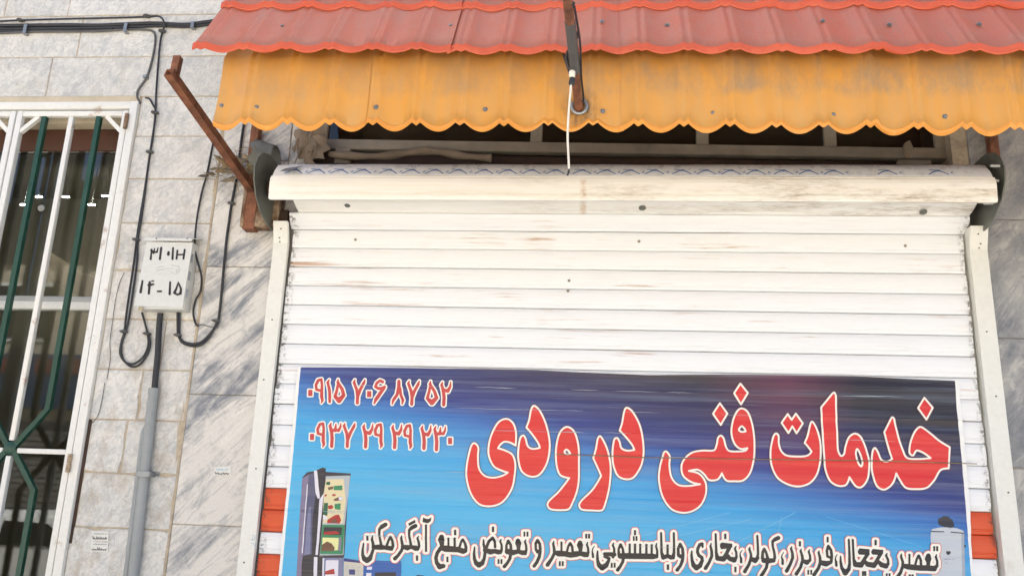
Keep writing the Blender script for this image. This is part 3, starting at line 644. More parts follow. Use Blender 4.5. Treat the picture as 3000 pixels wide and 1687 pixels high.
# pictures on the print: fridge, cooler, water tank
FR = (800, 1350); fs_ = 4.3
pics = [  # (colour, outline in sheet survey units)
 ('pic_black', [(368, 205), (430, 140), (520, 125), (625, 80), (665, 90), (665, 135), (980, 155), (975, 210), (945, 430), (900, 1190), (370, 1190), (335, 1100)]),
 ('pic_lilac', [(368, 215), (450, 165), (445, 300), (370, 1449), (270, 1449), (335, 700)]),
 ('pic_steel', [(450, 165), (520, 150), (540, 420), (500, 700), (490, 1170), (380, 1185), (420, 600)]),
 ('pic_steel2', [(440, 620), (480, 560), (470, 1170), (395, 1180), (425, 800)]),
 ('pic_light', [(428, 290), (440, 290), (375, 1160), (362, 1160)]),
 ('pic_light', [(515, 120), (555, 115), (590, 470), (560, 470), (535, 400)]),
 ('pic_light', [(585, 480), (640, 400), (600, 800), (565, 1180), (535, 1180), (560, 900)]),
 ('pic_grey', [(665, 190), (975, 180), (905, 800), (890, 1180), (590, 1180), (625, 780)]),
 ('pic_cream', [(668, 230), (890, 225), (915, 500), (880, 780), (630, 780), (640, 400)]),
 ('pic_green', [(765, 312), (875, 305), (875, 365), (765, 365)]), ('pic_brown', [(690, 330), (760, 315), (760, 350), (700, 365)]), ('pic_dgreen', [(670, 262), (720, 258), (720, 300), (670, 296)]),
 ('pic_red', [(745, 415), (790, 415), (785, 440), (745, 440)]), ('pic_red', [(648, 420), (678, 416), (675, 440), (648, 445)]), ('pic_brown', [(760, 480), (840, 445), (880, 450), (870, 495), (775, 500)]), ('pic_light', [(825, 450), (880, 450), (872, 492), (830, 492)]),
 ('pic_dgreen', [(645, 525), (695, 525), (685, 690), (632, 670)]), ('pic_red', [(695, 560), (745, 550), (765, 580), (735, 605), (695, 600)]), ('pic_green', [(775, 540), (855, 530), (850, 615), (780, 605)]),
 ('pic_light', [(630, 675), (690, 710), (680, 740), (630, 735)]), ('pic_red', [(690, 735), (780, 680), (830, 670), (860, 740), (840, 785), (680, 780)]), ('pic_brown', [(730, 745), (790, 725), (820, 770), (740, 780)]),
 ('pic_green', [(625, 800), (905, 800), (880, 1170), (595, 1165)]), ('pic_black', [(645, 825), (875, 830), (862, 930), (635, 925)]), ('pic_red', [(650, 890), (800, 880), (850, 915), (640, 925)]),
 ('pic_yellow', [(625, 960), (830, 965), (820, 1120), (615, 1125)]), ('pic_brown', [(620, 1050), (680, 1010), (740, 1035), (780, 1090), (770, 1130), (610, 1130)]), ('pic_lilac', [(835, 960), (865, 960), (855, 1130), (825, 1130)]),
 ('pic_grey', [(590, 1170), (890, 1175), (885, 1205), (585, 1200)]), ('pic_black', [(375, 1190), (900, 1180), (890, 1215), (370, 1215)]),
 ('pic_black', [(372, 1215), (640, 1215), (630, 1449), (350, 1449), (362, 1300)]), ('pic_light', [(515, 1205), (560, 1205), (545, 1449), (505, 1449)]), ('pic_light', [(625, 1218), (645, 1218), (630, 1449), (612, 1449)]),
 ('pic_steel2', [(650, 1215), (890, 1215), (880, 1449), (630, 1449)]), ('pic_light', [(665, 1245), (825, 1245), (810, 1449), (650, 1449)]), ('pic_red', [(655, 1385), (770, 1350), (780, 1420), (655, 1425)]),
 ('pic_navy', [(895, 1220), (1110, 1255), (1110, 1290), (895, 1262)]), ('pic_beige', [(895, 1260), (1140, 1285), (1130, 1449), (888, 1449)]), ('pic_navy', [(958, 1360), (1035, 1362), (1035, 1430), (958, 1425)]),
 ('pic_blue', [(1140, 1290), (1290, 1250), (1615, 1260), (1610, 1449), (1140, 1449)]), ('pic_light', [(1185, 1330), (1250, 1325), (1245, 1365), (1180, 1365)]), ('pic_light', [(1175, 1405), (1240, 1405), (1235, 1449), (1170, 1449)]), ('pic_black', [(1285, 1400), (1550, 1395), (1550, 1449), (1280, 1449)]),
 ('pic_black', [(1780, 1449), (1810, 1430), (1900, 1437), (1990, 1449)]),
]
for k, (c, pts) in enumerate(pics):
    P = [(FR[0] + a / fs_, FR[1] + (b if b < 1448 else 1900) / fs_) for a, b in pts]
    gx, gy, D = field([('p', [np.array(P)])], 1.5, 1.6); vs, fs = march(gx, gy, D, 0); lay('printed_fridge_picture', vs, fs, MAT[c], bn, .0011 + .00004 * k)
for k in range(26):
    r, q = divmod(k, 3); a, b = FR[0] + (905 + q * 72) / fs_, FR[1] + (1300 + r * 17 + q * 8) / fs_
    if not (q == 1 and r > 2): area('printed_grille_line', [(a, b), (a + 13, b + .8), (a + 13, b + 2.2), (a, b + 1.4)], 'pic_grey', bn, .0031, 1.0)
TK = (2380, 1480); ts = 5.6
tank = [('pic_tank', [(1940, 430), (1960, 385), (2060, 360), (2200, 350), (2370, 370), (2470, 410), (2490, 450), (2520, 1159), (1975, 1159), (1945, 700)]),
        ('pic_tankside', [(2440, 460), (2490, 455), (2520, 1159), (2470, 1159)]), ('pic_black', [(2065, 310), (2060, 215), (2120, 195), (2140, 172), (2230, 178), (2250, 205), (2300, 235), (2330, 345), (2270, 365), (2160, 352)]),
        ('pic_black', [(1940, 412), (2160, 420), (2160, 437), (1940, 432)]), ('pic_black', [(2260, 425), (2490, 445), (2488, 462), (2265, 442)]), ('pic_black', [(2195, 745), (2260, 745), (2270, 775), (2230, 815), (2190, 780)]),
        ('pic_steel', [(2160, 872), (2330, 880), (2330, 888), (2160, 880)]), ('pic_steel', [(2165, 935), (2300, 945), (2300, 951), (2165, 941)]), ('pic_black', [(2490, 640), (2515, 645), (2515, 685), (2490, 680)])]
for k, (c, pts) in enumerate(tank):
    area('printed_tank_picture', [(TK[0] + a / ts, TK[1] + (b if b < 1158 else 1700) / ts) for a, b in pts], c, bn, .0011 + .00008 * k, 1.5)

# white scuffs where the vinyl rubs on the slat edges
R_ = random.Random(4)
for k in range(26):
    zk = 2.031 - .08 * R_.choice([0, 0, 1, 1, 2, 3, 4, 5, 6, 7, 8]) + R_.uniform(-.002, .002); xk = R_.uniform(-1.0, 1.1); ln_ = R_.uniform(.05, .22); h_ = R_.uniform(.0004, .0009)
    mesh_obj('print_scuff', [(xk + ln_ * i / 8, YB - .0068 + ripple(xk + ln_ * i / 8, zk) , zk + sg_ * h_ * math.sin(math.pi * (i + .3) / 8.6) + .0006 * math.sin(i * 2 + k)) for sg_ in (-1, 1) for i in range(9)], [(i, i + 1, 10 + i, 9 + i) for i in range(8)], MAT['scuff'], bn)
# big red title, letter by letter (white line centred on the outline, thin dark rim)
o5, o6, sz = (1300, 1060), (1900, 1060), 2.311
title = [
 (o5, [[(212, 550), (235, 580), (232, 640), (240, 720), (280, 770), (340, 782), (400, 768), (435, 748, 1), (390, 733), (340, 705), (308, 640), (305, 570), (325, 490), (370, 410), (425, 385), (470, 415), (490, 480), (487, 565, 1), (450, 545), (412, 540), (385, 558), (368, 583, 1), (425, 602), (467, 630), (485, 690), (480, 770), (460, 860), (400, 945), (320, 975), (240, 960), (185, 890), (155, 780), (160, 680), (180, 590), (193, 558)]]),
 (o5, [[(612, 297), (650, 330), (695, 430), (718, 560), (700, 680), (650, 760), (590, 775), (530, 740), (506, 660), (507, 580), (520, 512), (540, 497), (555, 520), (570, 570), (605, 588), (652, 580, 1), (640, 548), (600, 490), (560, 443, 1), (578, 395), (592, 325)]]),
 (o5, [[(840, 440), (885, 475), (912, 570), (915, 700), (914, 800), (900, 880), (868, 960), (845, 995), (790, 1001), (725, 995), (703, 968), (714, 938), (780, 875), (850, 785, 1), (790, 765), (765, 700), (760, 600), (775, 510), (800, 460)], [(830, 592), (848, 605), (857, 622, 1), (832, 625), (818, 608)]]),
 (o5, [[(1060, 503), (1090, 550), (1115, 620), (1130, 720), (1120, 850), (1088, 975), (1068, 1003), (1000, 1003), (935, 997), (917, 968), (935, 935), (1010, 860), (1066, 770, 1), (1040, 710), (1012, 650, 1), (1030, 590), (1043, 520)]]),
 (o5, [[(1240, 310), (1280, 340), (1330, 440), (1352, 580), (1340, 690), (1290, 775), (1240, 793), (1180, 770), (1147, 690), (1143, 600), (1155, 525), (1173, 514), (1190, 540), (1202, 582), (1240, 600), (1290, 595, 1), (1275, 560), (1235, 510), (1191, 463, 1), (1207, 415), (1222, 335)]]),
 (o6, [[(120, 606), (143, 640), (140, 700), (155, 780), (200, 830), (270, 838), (348, 826, 1), (290, 812), (235, 770), (222, 710), (240, 660), (290, 615), (360, 600), (440, 598), (460, 560), (470, 512), (490, 499), (508, 520), (522, 572), (545, 602), (610, 606), (655, 600), (668, 582, 1), (620, 587), (580, 550), (560, 480), (570, 400), (598, 335), (630, 315), (670, 340), (700, 420), (715, 540), (710, 660), (685, 750), (640, 800), (580, 806), (525, 800), (495, 752, 1), (470, 792), (430, 801), (402, 793), (372, 755), (330, 728), (272, 737, 1), (330, 750), (366, 780), (389, 830), (385, 900), (350, 970), (290, 1010), (220, 1018), (150, 990), (95, 910), (70, 800), (75, 720), (95, 640), (104, 612)], [(628, 435), (648, 450), (656, 470, 1), (628, 473), (610, 458)]]),
 (o6, [[(620, 148, 1), (670, 210, 1), (625, 287, 1), (578, 212, 1)]]), (o6, [[(482, 280, 1), (532, 350, 1), (488, 425, 1), (436, 350, 1)]]),
 (o6, [[(860, 484), (878, 500), (880, 550), (895, 600), (930, 632), (1000, 640), (1060, 637), (1087, 625), (1102, 605, 1), (1080, 575), (1055, 547, 1), (1075, 500), (1093, 425), (1108, 405), (1135, 450), (1160, 540), (1162, 640), (1145, 740), (1100, 810), (1030, 840), (950, 830), (870, 780), (830, 690), (825, 600), (842, 510)]]),
 (o6, [[(940, 353, 1), (968, 392, 1), (995, 350, 1), (1043, 415, 1), (1000, 482, 1), (972, 435, 1), (945, 480, 1), (900, 412, 1)]]),
 (o6, [[(1250, 209), (1265, 230), (1268, 350), (1275, 500), (1280, 595), (1299, 635), (1322, 622), (1332, 570), (1355, 510), (1395, 485), (1435, 510), (1470, 590), (1492, 690), (1480, 790), (1440, 845), (1400, 838), (1357, 778, 1), (1335, 830), (1280, 836), (1225, 800), (1195, 720), (1185, 600), (1175, 450), (1167, 308, 1), (1205, 262)], [(1410, 588), (1430, 620), (1446, 680), (1438, 706), (1415, 680), (1401, 620)]]),
 (o6, [[(1530, 582), (1550, 610), (1572, 660), (1610, 674), (1647, 655, 1), (1625, 590), (1593, 475, 1), (1622, 420), (1643, 377), (1658, 385), (1685, 500), (1720, 600), (1750, 650), (1830, 656), (1908, 650, 1), (1860, 615), (1812, 599), (1788, 632), (1764, 612), (1770, 550), (1795, 480), (1835, 440), (1880, 465), (1960, 530), (2036, 577, 1), (2032, 650), (2029, 719, 1), (1975, 730), (1930, 800), (1880, 850), (1810, 859), (1740, 850), (1700, 800), (1675, 752, 1), (1650, 820), (1600, 861), (1550, 845), (1520, 780), (1508, 690), (1515, 605)]]),
 (o6, [[(1865, 243, 1), (1921, 310, 1), (1877, 390, 1), (1823, 312, 1)]])]
for o, loops in title:
    layered(('title_letter', 'letter_line', 'letter_face'), [('p', [loop(l, o, sz) for l in loops])], (4.8, 2.9, -2.6), ('ink_maroon', 'ink_white', 'ink_red'), bn, 1.25, .0036, .0006)

# phone numbers
oF, sF = (880, 1090), 5.6
def sh(strokes, dx, dy): return [[(a + dx, b + dy, w) for a, b, w in st] for st in strokes]
nine = [[(345, 305, 45), (268, 285, 45), (262, 215, 45), (300, 135, 48), (350, 120, 42), (362, 210, 42), (355, 310, 50), (355, 400, 54), (368, 460, 46), (350, 505, 18)]]
seven = [[(900, 125, 18), (885, 170, 45), (930, 290, 50), (945, 400, 50), (940, 505, 52)], [(1065, 125, 18), (1050, 170, 45), (985, 290, 50), (955, 380, 45)]]
two = [[(2335, 165, 18), (2320, 210, 45), (2350, 310, 55), (2360, 420, 55), (2355, 535, 55)], [(2345, 290, 50), (2420, 310, 60), (2460, 240, 42), (2470, 160, 18)]]
three = [[(510, 830, 18), (490, 880, 45), (515, 970, 55), (525, 1090, 55), (520, 1215, 54)], [(500, 950, 45), (575, 955, 55), (588, 850, 20)], [(580, 945, 50), (632, 955, 48), (660, 900, 36), (668, 835, 16)]]
digits = [('b', (133, 290, 203, 392)), nine, [[(480, 125, 18), (455, 170, 42), (480, 280, 48), (487, 400, 48), (487, 485, 46)]],
          [[(625, 120, 18), (620, 170, 48), (690, 280, 55), (715, 380, 58), (640, 465, 85), (573, 400, 52), (605, 290, 46), (625, 190, 40)]], seven, ('b', (1098, 310, 1168, 408)),
          [[(1355, 160, 48), (1310, 140, 46), (1258, 180, 44), (1236, 240, 44), (1280, 268, 50), (1340, 268, 55), (1390, 240, 40)], [(1375, 265, 50), (1310, 350, 58), (1250, 440, 58), (1215, 515, 26)]],
          [[(1620, 150, 52), (1620, 250, 58), (1590, 370, 50), (1530, 460, 48), (1510, 525, 22)], [(1640, 270, 46), (1650, 370, 44), (1687, 460, 48), (1675, 520, 26)]], sh(seven, 890, 20),
          [[(2140, 150, 18), (2130, 200, 48), (2200, 310, 50), (2238, 420, 58), (2160, 500, 85), (2085, 430, 50), (2115, 320, 44), (2135, 220, 40)]], two,
          ('b', (163, 1010, 230, 1112)), sh(nine, 25, 720), three, sh(seven, -165, 712), sh(two, -1280, 690), sh(nine, 970, 735), sh(two, -805, 700), sh(nine, 1450, 750), sh(two, -325, 715), sh(three, 1715, 55), ('b', (2425, 1075, 2492, 1178))]
for d in digits:
    sp = [Bx(d[1], oF, sF)] if d[0] == 'b' else [S(st, oF, sF) for st in d]
    layered(('phone_digit', 'digit_face'), sp, (4.0, 0.0), ('ink_white', 'ink_phone'), bn, .9, .0036, .0006)

# the line of services, word by word
oA, oB, oC, oD, oE = (1040, 1480), (1370, 1480), (1700, 1480), (2030, 1480), (2380, 1480)
words = [
 (oA, 7, [[(180, 775, 30), (165, 900, 45), (165, 1010, 60), (195, 1090, 95), (250, 1118, 115), (310, 1085, 95), (350, 990, 60), (385, 880, 60), (375, 780, 60), (355, 690, 50), (370, 615, 22)], [(390, 850, 90), (530, 850, 110), (620, 860, 80), (740, 875, 95)], [(632, 388, 80), (560, 430, 85), (507, 480, 52), (505, 600, 45), (530, 740, 50), (545, 830, 60)],
          [(650, 830, 50), (700, 700, 48), (735, 645, 56), (772, 720, 52), (785, 820, 58), (755, 890, 66), (700, 850, 60)], [(965, 620, 22), (955, 670, 48), (970, 760, 55), (985, 850, 60), (960, 920, 60), (890, 1020, 62), (822, 1085, 75)], [(985, 840, 80), (1080, 860, 110), (1160, 845, 70), (1250, 870, 110)],
          [(1245, 415, 80), (1175, 450, 78), (1120, 500, 55), (1115, 600, 45), (1140, 730, 50), (1155, 830, 55)], [(1310, 630, 22), (1285, 670, 40), (1310, 740, 50), (1320, 830, 50), (1290, 890, 66), (1250, 880, 90)]],
      [(240, 612, 283, 715), (1255, 1018, 1300, 1128), (1440, 385, 1482, 945)], [[(1100, 365), (1235, 290), (1245, 345), (1115, 415)], [(1405, 240), (1440, 265), (1500, 275), (1545, 260), (1570, 235), (1560, 310), (1510, 355), (1480, 358), (1390, 335), (1395, 290)]]),
 (oA, 7, [[(1780, 640, 95), (1775, 700, 130), (1785, 780, 90), (1790, 840, 80)], [(1760, 870, 80), (1860, 880, 130), (1990, 890, 120), (2110, 900, 110), (2220, 930, 110)], [(1760, 870, 80), (1690, 970, 70), (1665, 1070, 70), (1680, 1170, 75), (1740, 1250, 105), (1815, 1235, 85)], [(2140, 870, 50), (2180, 740, 45), (2215, 695, 50), (2260, 770, 50), (2280, 850, 60), (2270, 930, 70), (2220, 940, 95)]],
      [(1900, 655, 1940, 850), (2025, 655, 2070, 850), (2035, 495, 2080, 605), (1880, 1045, 1920, 1155)], []),
 (oB, 7, [[(145, 850, 28), (135, 980, 50), (145, 1100, 65), (180, 1180, 90), (235, 1210, 115), (300, 1180, 90), (345, 1080, 60), (360, 960, 60), (355, 880, 60), (330, 790, 50), (330, 700, 28)], [(390, 850, 60), (440, 730, 55), (515, 660, 58), (560, 730, 50), (565, 850, 50)], [(360, 910, 90), (470, 945, 110), (560, 930, 90), (630, 950, 100), (690, 930, 60)],
          [(690, 690, 20), (670, 730, 40), (700, 810, 45), (700, 900, 50), (670, 960, 70)], [(800, 930, 60), (795, 820, 45), (835, 725, 58), (885, 800, 50), (890, 900, 60)], [(820, 940, 110), (930, 960, 110), (1040, 940, 80), (1130, 965, 100), (1190, 940, 60)], [(885, 980, 60), (870, 1080, 60), (820, 1170, 60), (755, 1245, 70)],
          [(1035, 720, 90), (1040, 770, 125), (1045, 840, 80), (1045, 900, 70)], [(1195, 700, 20), (1175, 740, 40), (1200, 810, 45), (1205, 900, 50), (1180, 980, 70)]],
      [(500, 430, 545, 540), (618, 1095, 655, 1190), (678, 1095, 715, 1190), (1148, 535, 1185, 632), (1210, 535, 1247, 632)], []),
 (oB, 7, [[(1400, 890, 50), (1395, 780, 50), (1435, 710, 58), (1480, 780, 55), (1490, 890, 60)], [(1400, 900, 50), (1440, 940, 80), (1490, 930, 60)], [(1490, 930, 60), (1470, 1050, 65), (1420, 1160, 65), (1365, 1235, 66)]], [], []),
 (oB, 7, [[(1770, 730, 20), (1755, 780, 45), (1775, 880, 55), (1780, 970, 60), (1730, 1080, 60), (1640, 1210, 78)], [(1790, 960, 80), (1870, 980, 120), (1990, 985, 110), (2110, 1010, 110), (2230, 990, 120), (2310, 980, 90), (2400, 1000, 110), (2460, 980, 60)], [(2035, 950, 45), (2065, 830, 45), (2105, 770, 50), (2145, 840, 50), (2155, 950, 50)], [(2305, 760, 90), (2305, 810, 125), (2315, 890, 80), (2310, 950, 70)], [(2460, 750, 20), (2445, 800, 40), (2470, 870, 45), (2475, 950, 50), (2450, 1020, 70)]],
      [(1905, 735, 1945, 960), (2412, 578, 2452, 672), (2470, 578, 2510, 672), (1872, 1137, 1910, 1235), (1932, 1137, 1970, 1235)], []),
 (oC, 7, [[(290, 830, 14), (255, 880, 20), (245, 940, 25), (255, 985, 45), (262, 1050, 45)]], [], []),
 (oC, 7, [[(355, 930, 28), (350, 1020, 50), (355, 1120, 60), (385, 1220, 90), (450, 1270, 115), (530, 1220, 95), (580, 1130, 60), (590, 1080, 60), (540, 1060, 55), (490, 1045, 40)], [(500, 990, 70), (600, 995, 85), (700, 1000, 80)], [(685, 765, 20), (665, 810, 40), (695, 880, 45), (695, 980, 50), (670, 1050, 60)], [(790, 1000, 60), (785, 890, 45), (825, 800, 58), (870, 880, 45), (885, 990, 60)], [(820, 1030, 110), (960, 1030, 120), (1500, 1040, 110), (1560, 1040, 80)], [(885, 1060, 60), (870, 1150, 60), (820, 1240, 60), (765, 1315, 70)], [(1565, 770, 20), (1550, 830, 40), (1575, 920, 45), (1575, 1010, 50)],
          [(1655, 560, 42), (1660, 760, 45), (1665, 960, 55), (1700, 1060, 90), (1790, 1030, 80), (1860, 1060, 90), (1910, 1040, 60)], [(1915, 565, 42), (1920, 800, 45), (1920, 960, 55), (1900, 1060, 80)], [(2010, 1010, 60), (2005, 880, 55), (2045, 790, 62), (2095, 880, 58), (2105, 1000, 60)], [(2020, 1020, 70), (2060, 1040, 80), (2105, 1020, 60), (2090, 1130, 65), (2050, 1230, 60), (1985, 1315, 70)]],
      [(625, 1170, 663, 1268), (685, 1170, 723, 1268), (990, 778, 1035, 1000), (1097, 778, 1145, 1000), (1205, 780, 1250, 1000), (1330, 785, 1378, 1000), (1440, 790, 1485, 1000), (1100, 502, 1142, 605), (1078, 625, 1113, 720), (1132, 625, 1170, 720), (1765, 795, 1812, 1010), (1772, 1203, 1820, 1312)], []),
 (oD, 7, [[(-25, 930, 28), (-30, 1020, 50), (-20, 1120, 60), (10, 1220, 90), (70, 1270, 110), (140, 1230, 90), (190, 1120, 65), (180, 1060, 65), (120, 1020, 65), (90, 950, 60), (95, 880, 60), (135, 800, 65), (185, 780, 60), (195, 845, 40)], [(370, 775, 20), (355, 830, 45), (380, 930, 55), (385, 1030, 60), (330, 1160, 60), (255, 1280, 75)], [(462, 585, 42), (468, 780, 45), (475, 960, 55), (500, 1080, 90), (620, 1090, 110), (690, 1050, 60), (760, 1090, 90), (840, 1110, 110), (890, 1060, 50)], [(740, 860, 80), (690, 970, 70), (640, 1060, 80)], [(690, 980, 50), (740, 1060, 70)], [(880, 830, 20), (855, 880, 40), (885, 960, 45), (890, 1060, 50)]],
      [(638, 575, 680, 685), (845, 1250, 888, 1362)], [[(555, 780), (590, 755), (800, 780), (800, 850), (720, 890), (680, 880), (570, 890), (550, 830)]]),
 (oD, 7, [[(1005, 915, 14), (965, 970, 20), (965, 1030, 30), (985, 1080, 48), (985, 1155, 48)]], [], []),
 (oD, 7, [[(1165, 850, 20), (1150, 890, 45), (1185, 990, 50), (1190, 1080, 60), (1140, 1210, 60), (1060, 1345, 75)], [(1190, 1090, 80), (1270, 1120, 110), (1330, 1070, 60)], [(1315, 620, 42), (1325, 820, 45), (1330, 1000, 50), (1310, 1080, 60)], [(1420, 1080, 60), (1425, 950, 55), (1455, 890, 58), (1500, 970, 50), (1530, 1080, 60)], [(1450, 1120, 100), (1540, 1130, 110), (1650, 1120, 80)], [(1520, 1170, 60), (1500, 1270, 60), (1440, 1370, 70), (1400, 1430, 66)], [(1745, 660, 80), (1680, 690, 78), (1627, 730, 52), (1630, 830, 45), (1660, 950, 50), (1675, 1060, 55), (1650, 1130, 70)]], [], []),
 (oD, 7, [[(1855, 955, 14), (1820, 1010, 20), (1815, 1060, 30), (1835, 1110, 48), (1835, 1190, 48)]], [], []),
 (oD, 7, [[(2020, 840, 20), (2005, 880, 45), (2035, 980, 55), (2040, 1070, 60), (1990, 1200, 60), (1915, 1335, 75)], [(2215, 890, 20), (2200, 930, 45), (2235, 1030, 55), (2245, 1120, 60), (2200, 1260, 60), (2115, 1395, 75)], [(2250, 1130, 70), (2330, 1160, 100), (2390, 1120, 60)], [(2385, 900, 20), (2365, 940, 40), (2395, 1030, 45), (2400, 1120, 50)]], [(2165, 730, 2208, 832), (2340, 1315, 2375, 1410), (2400, 1315, 2435, 1410)], []),
 (oE, 5.6, [[(105, 740, 15), (95, 770, 38), (120, 850, 44), (125, 930, 50), (95, 1020, 50), (20, 1130, 58)], [(140, 935, 80), (220, 950, 90), (290, 930, 60)], [(240, 830, 40), (230, 740, 40), (255, 665, 48), (300, 730, 45), (310, 820, 45), (305, 920, 45)], [(240, 830, 40), (285, 850, 40)]], [(228, 512, 260, 600)], []),
 (oE, 5.6, [[(400, 800, 12), (375, 840, 16), (372, 890, 25), (385, 920, 40), (388, 980, 40)]], [], []),
 (oE, 5.6, [[(455, 830, 22), (458, 920, 40), (475, 1020, 50), (530, 1100, 88), (590, 1040, 60), (605, 950, 45), (600, 760, 36), (590, 560, 34)], [(655, 560, 34), (665, 760, 36), (672, 880, 42), (700, 965, 80), (790, 970, 90), (850, 910, 50), (900, 960, 80), (1000, 975, 90), (1070, 910, 50), (1130, 970, 80), (1200, 990, 80), (1235, 950, 45)], [(900, 790, 60), (850, 870, 55), (810, 940, 60)], [(1110, 790, 60), (1060, 880, 55), (1020, 950, 60)], [(1220, 780, 15), (1200, 815, 36), (1235, 890, 40), (1238, 960, 42)]],
      [(1012, 562, 1048, 648), (805, 1072, 838, 1150), (845, 1072, 875, 1150), (1195, 1108, 1225, 1185), (1240, 1108, 1270, 1185)], [[(740, 740), (765, 700), (930, 715), (930, 790), (860, 805), (760, 800), (740, 770)], [(960, 745), (985, 710), (1155, 725), (1150, 790), (1090, 805), (980, 800), (960, 770)]]),
 (oE, 5.6, [[(1455, 790, 15), (1445, 830, 36), (1475, 920, 42), (1475, 990, 48), (1440, 1090, 50), (1370, 1190, 58)], [(1490, 985, 70), (1560, 1000, 90), (1650, 1010, 90), (1750, 1020, 90), (1870, 1020, 90), (1990, 1030, 90), (2030, 990, 50)], [(1680, 970, 36), (1705, 870, 36), (1735, 820, 42), (1770, 890, 40), (1775, 980, 42)], [(1895, 820, 75), (1890, 870, 105), (1895, 930, 65), (1890, 990, 60)], [(2030, 800, 15), (2015, 840, 34), (2040, 910, 38), (2040, 990, 42)]],
      [(1568, 790, 1600, 980), (1975, 665, 2005, 745), (2022, 665, 2055, 745), (1570, 1125, 1605, 1200), (1615, 1125, 1650, 1200)], [])]
for wi, (o, s, st, bx, pg) in enumerate(words):
    sp = [S(q, o, s) for q in st] + [Bx(q, o, s) for q in bx] + [Pg(q, o, s) for q in pg]
    layered(('service_word', 'word_line', 'word_face'), sp, (9.4, 7.4, 0.2), ('ink_orange', 'ink_white', 'ink_black'), bn, 1.0, .0036 + .00002 * wi, .0006)

st = thing('tie_string', (.6, YB, 1.76), 'thin beige string stretched across the red title of the banner', 'string')
pts = [at(px, py, YB - .010) for px, py in ((1629, 1330), (1760, 1334), (1900, 1340), (2040, 1342), (2180, 1344), (2400, 1347), (2545, 1349), (2700, 1353), (2800, 1356), (2862, 1358))]
MB().tube(smooth_pts(pts, 3), .0016, 5).build('cord', MAT['straw'], st)

# ------------------------------------------------------------------ awning of pressed metal tiles
PITCH_T = .1445
def tile_profile(x, phase):
    """0 in the trough, 1 on the double ridge between two troughs"""
    u = ((x - phase) / PITCH_T) % 1.0; d = min(u, 1 - u)          # d = 0 at the ridge centre
    if d < .10: return .64 + .36 * (d / .10)
    t = (d - .10) / .40
    return max(0., 1 - t) ** 1.9
aw = thing('tile_awning', (.1, -.4, 2.78), 'sheet-metal tile awning, red rows above and an orange skirt below', 'awning')
PH = at(718, 372, -.77)[0]
def panel(name, x0, x1, path, mat, edge_mat, depth, phase, dz=0., dy=0., drop=.0):
    """path: list of (y, z, scale-of-corrugation, material index) from top to bottom"""
    nx = int((x1 - x0) / .0042); v = []; f = []; mi = []; n = len(path)
    for s in (0, 1):
        for k in range(nx + 1):
            x = x0 + (x1 - x0) * k / nx; c = tile_profile(x, phase); dn = .0016 * math.sin(x * 5.3 + 1.7) + .0012 * math.sin(x * 13.7 + 4 * phase) + .0008 * math.sin(x * 29.)
            for j, (y, z, a, m) in enumerate(path):
                v.append((x, y + dy - depth * c * a[0] + (.0012 if s else 0) + dn * math.sin(j * .9 + x * 3), z + dz + depth * c * a[1] + dn * .7 * (j / n)))
    B = (nx + 1) * n
    for k in range(nx):
        for j in range(n - 1):
            a, b, c_, d = k * n + j, k * n + j + 1, (k + 1) * n + j + 1, (k + 1) * n + j
            f.append((a, b, c_, d)); mi.append(path[j + 1][3]); f.append((B + a, B + d, B + c_, B + b)); mi.append(path[j + 1][3])
    for k in range(nx):
        a, b = k * n + n - 1, (k + 1) * n + n - 1; f.append((a, B + a, B + b, b)); mi.append(path[-1][3])
    for e in (0, nx * n):
        for j in range(n - 1): f.append((e + j, B + e + j, B + e + j + 1, e + j + 1)); mi.append(0)
    return mesh_obj(name, v, f, [mat, edge_mat], aw, 40, mi)
# orange skirt: hangs upright below the eave, a thin rolled rim at the foot
OY = -.752; zt, zb = 3.16, 2.773
opath = [(OY + .10, zt + .05, (.6, .5), 0), (OY + .05, zt - .02, (.8, .4), 0), (OY + .012, zt - .10, (1, .25), 0)] + [(OY - .010 * (k / 6) ** 2, zt - .12 + (zb + .020 - zt + .12) * k / 6, (1, .20 + 1.35 * k / 6), 0) for k in range(7)] + [(OY - .0135, zb + .016, (1, 1.6), 1), (OY - .0135, zb + .006, (1, 1.64), 1), (OY - .008, zb, (1, 1.64), 1)]
seams = [-1.243, -.735, .112, .905, 1.70, 2.45]
for i, (a, b) in enumerate(zip(seams[:-1], seams[1:])):
    panel('skirt_panel', a, b + .012, opath, MAT['tile_orange'], MAT['orange_edge'], .0155, PH, dz=(-.004, 0, .001, -.002, 0)[i], dy=(-.003, 0, -.002, .001, 0)[i])
# red roof: rows with a bright riser at each step
RY, RZ, PR, AL = -.862, 2.994, .296, rad(59.5)
ca, sa = math.cos(AL), math.sin(AL); rpath = []
for r in range(4, -1, -1):
    yb, zb_ = RY + r * PR * ca, RZ + r * PR * sa
    for k in range(5):
        t = k / 4; rpath.append((yb + (1 - t) * (PR - .0) * ca + .004, zb_ + .026 + (1 - t) * (PR * sa - .022), (.75, 1.1), 0))
    rpath += [(yb - .003, zb_ + .0235, (.75, 1.1), 1), (yb - .004, zb_ + .004, (.75, 1.1), 1), (yb - .001, zb_, (.75, 1.1), 1)]
rseams = [-1.302, -.452, .105, .915, 1.65, 2.45]
for i, (a, b) in enumerate(zip(rseams[:-1], rseams[1:])):
    panel('roof_panel', a, b + .014, rpath, MAT['tile_red'], MAT['red_edge'], .0105, PH + .004, dz=(.004, 0, .002, .0, .002)[i], dy=(-.005, 0, -.002, 0, -.002)[i])
def screw(x, y, z, nrm):
    MB().lathe([(.0085, 0), (.0085, .0015), (.0055, .002), (.0055, .006), (.003, .0075)], (x, y, z), nrm, 8).build('screw', MAT['screw_zinc'], aw, 40)
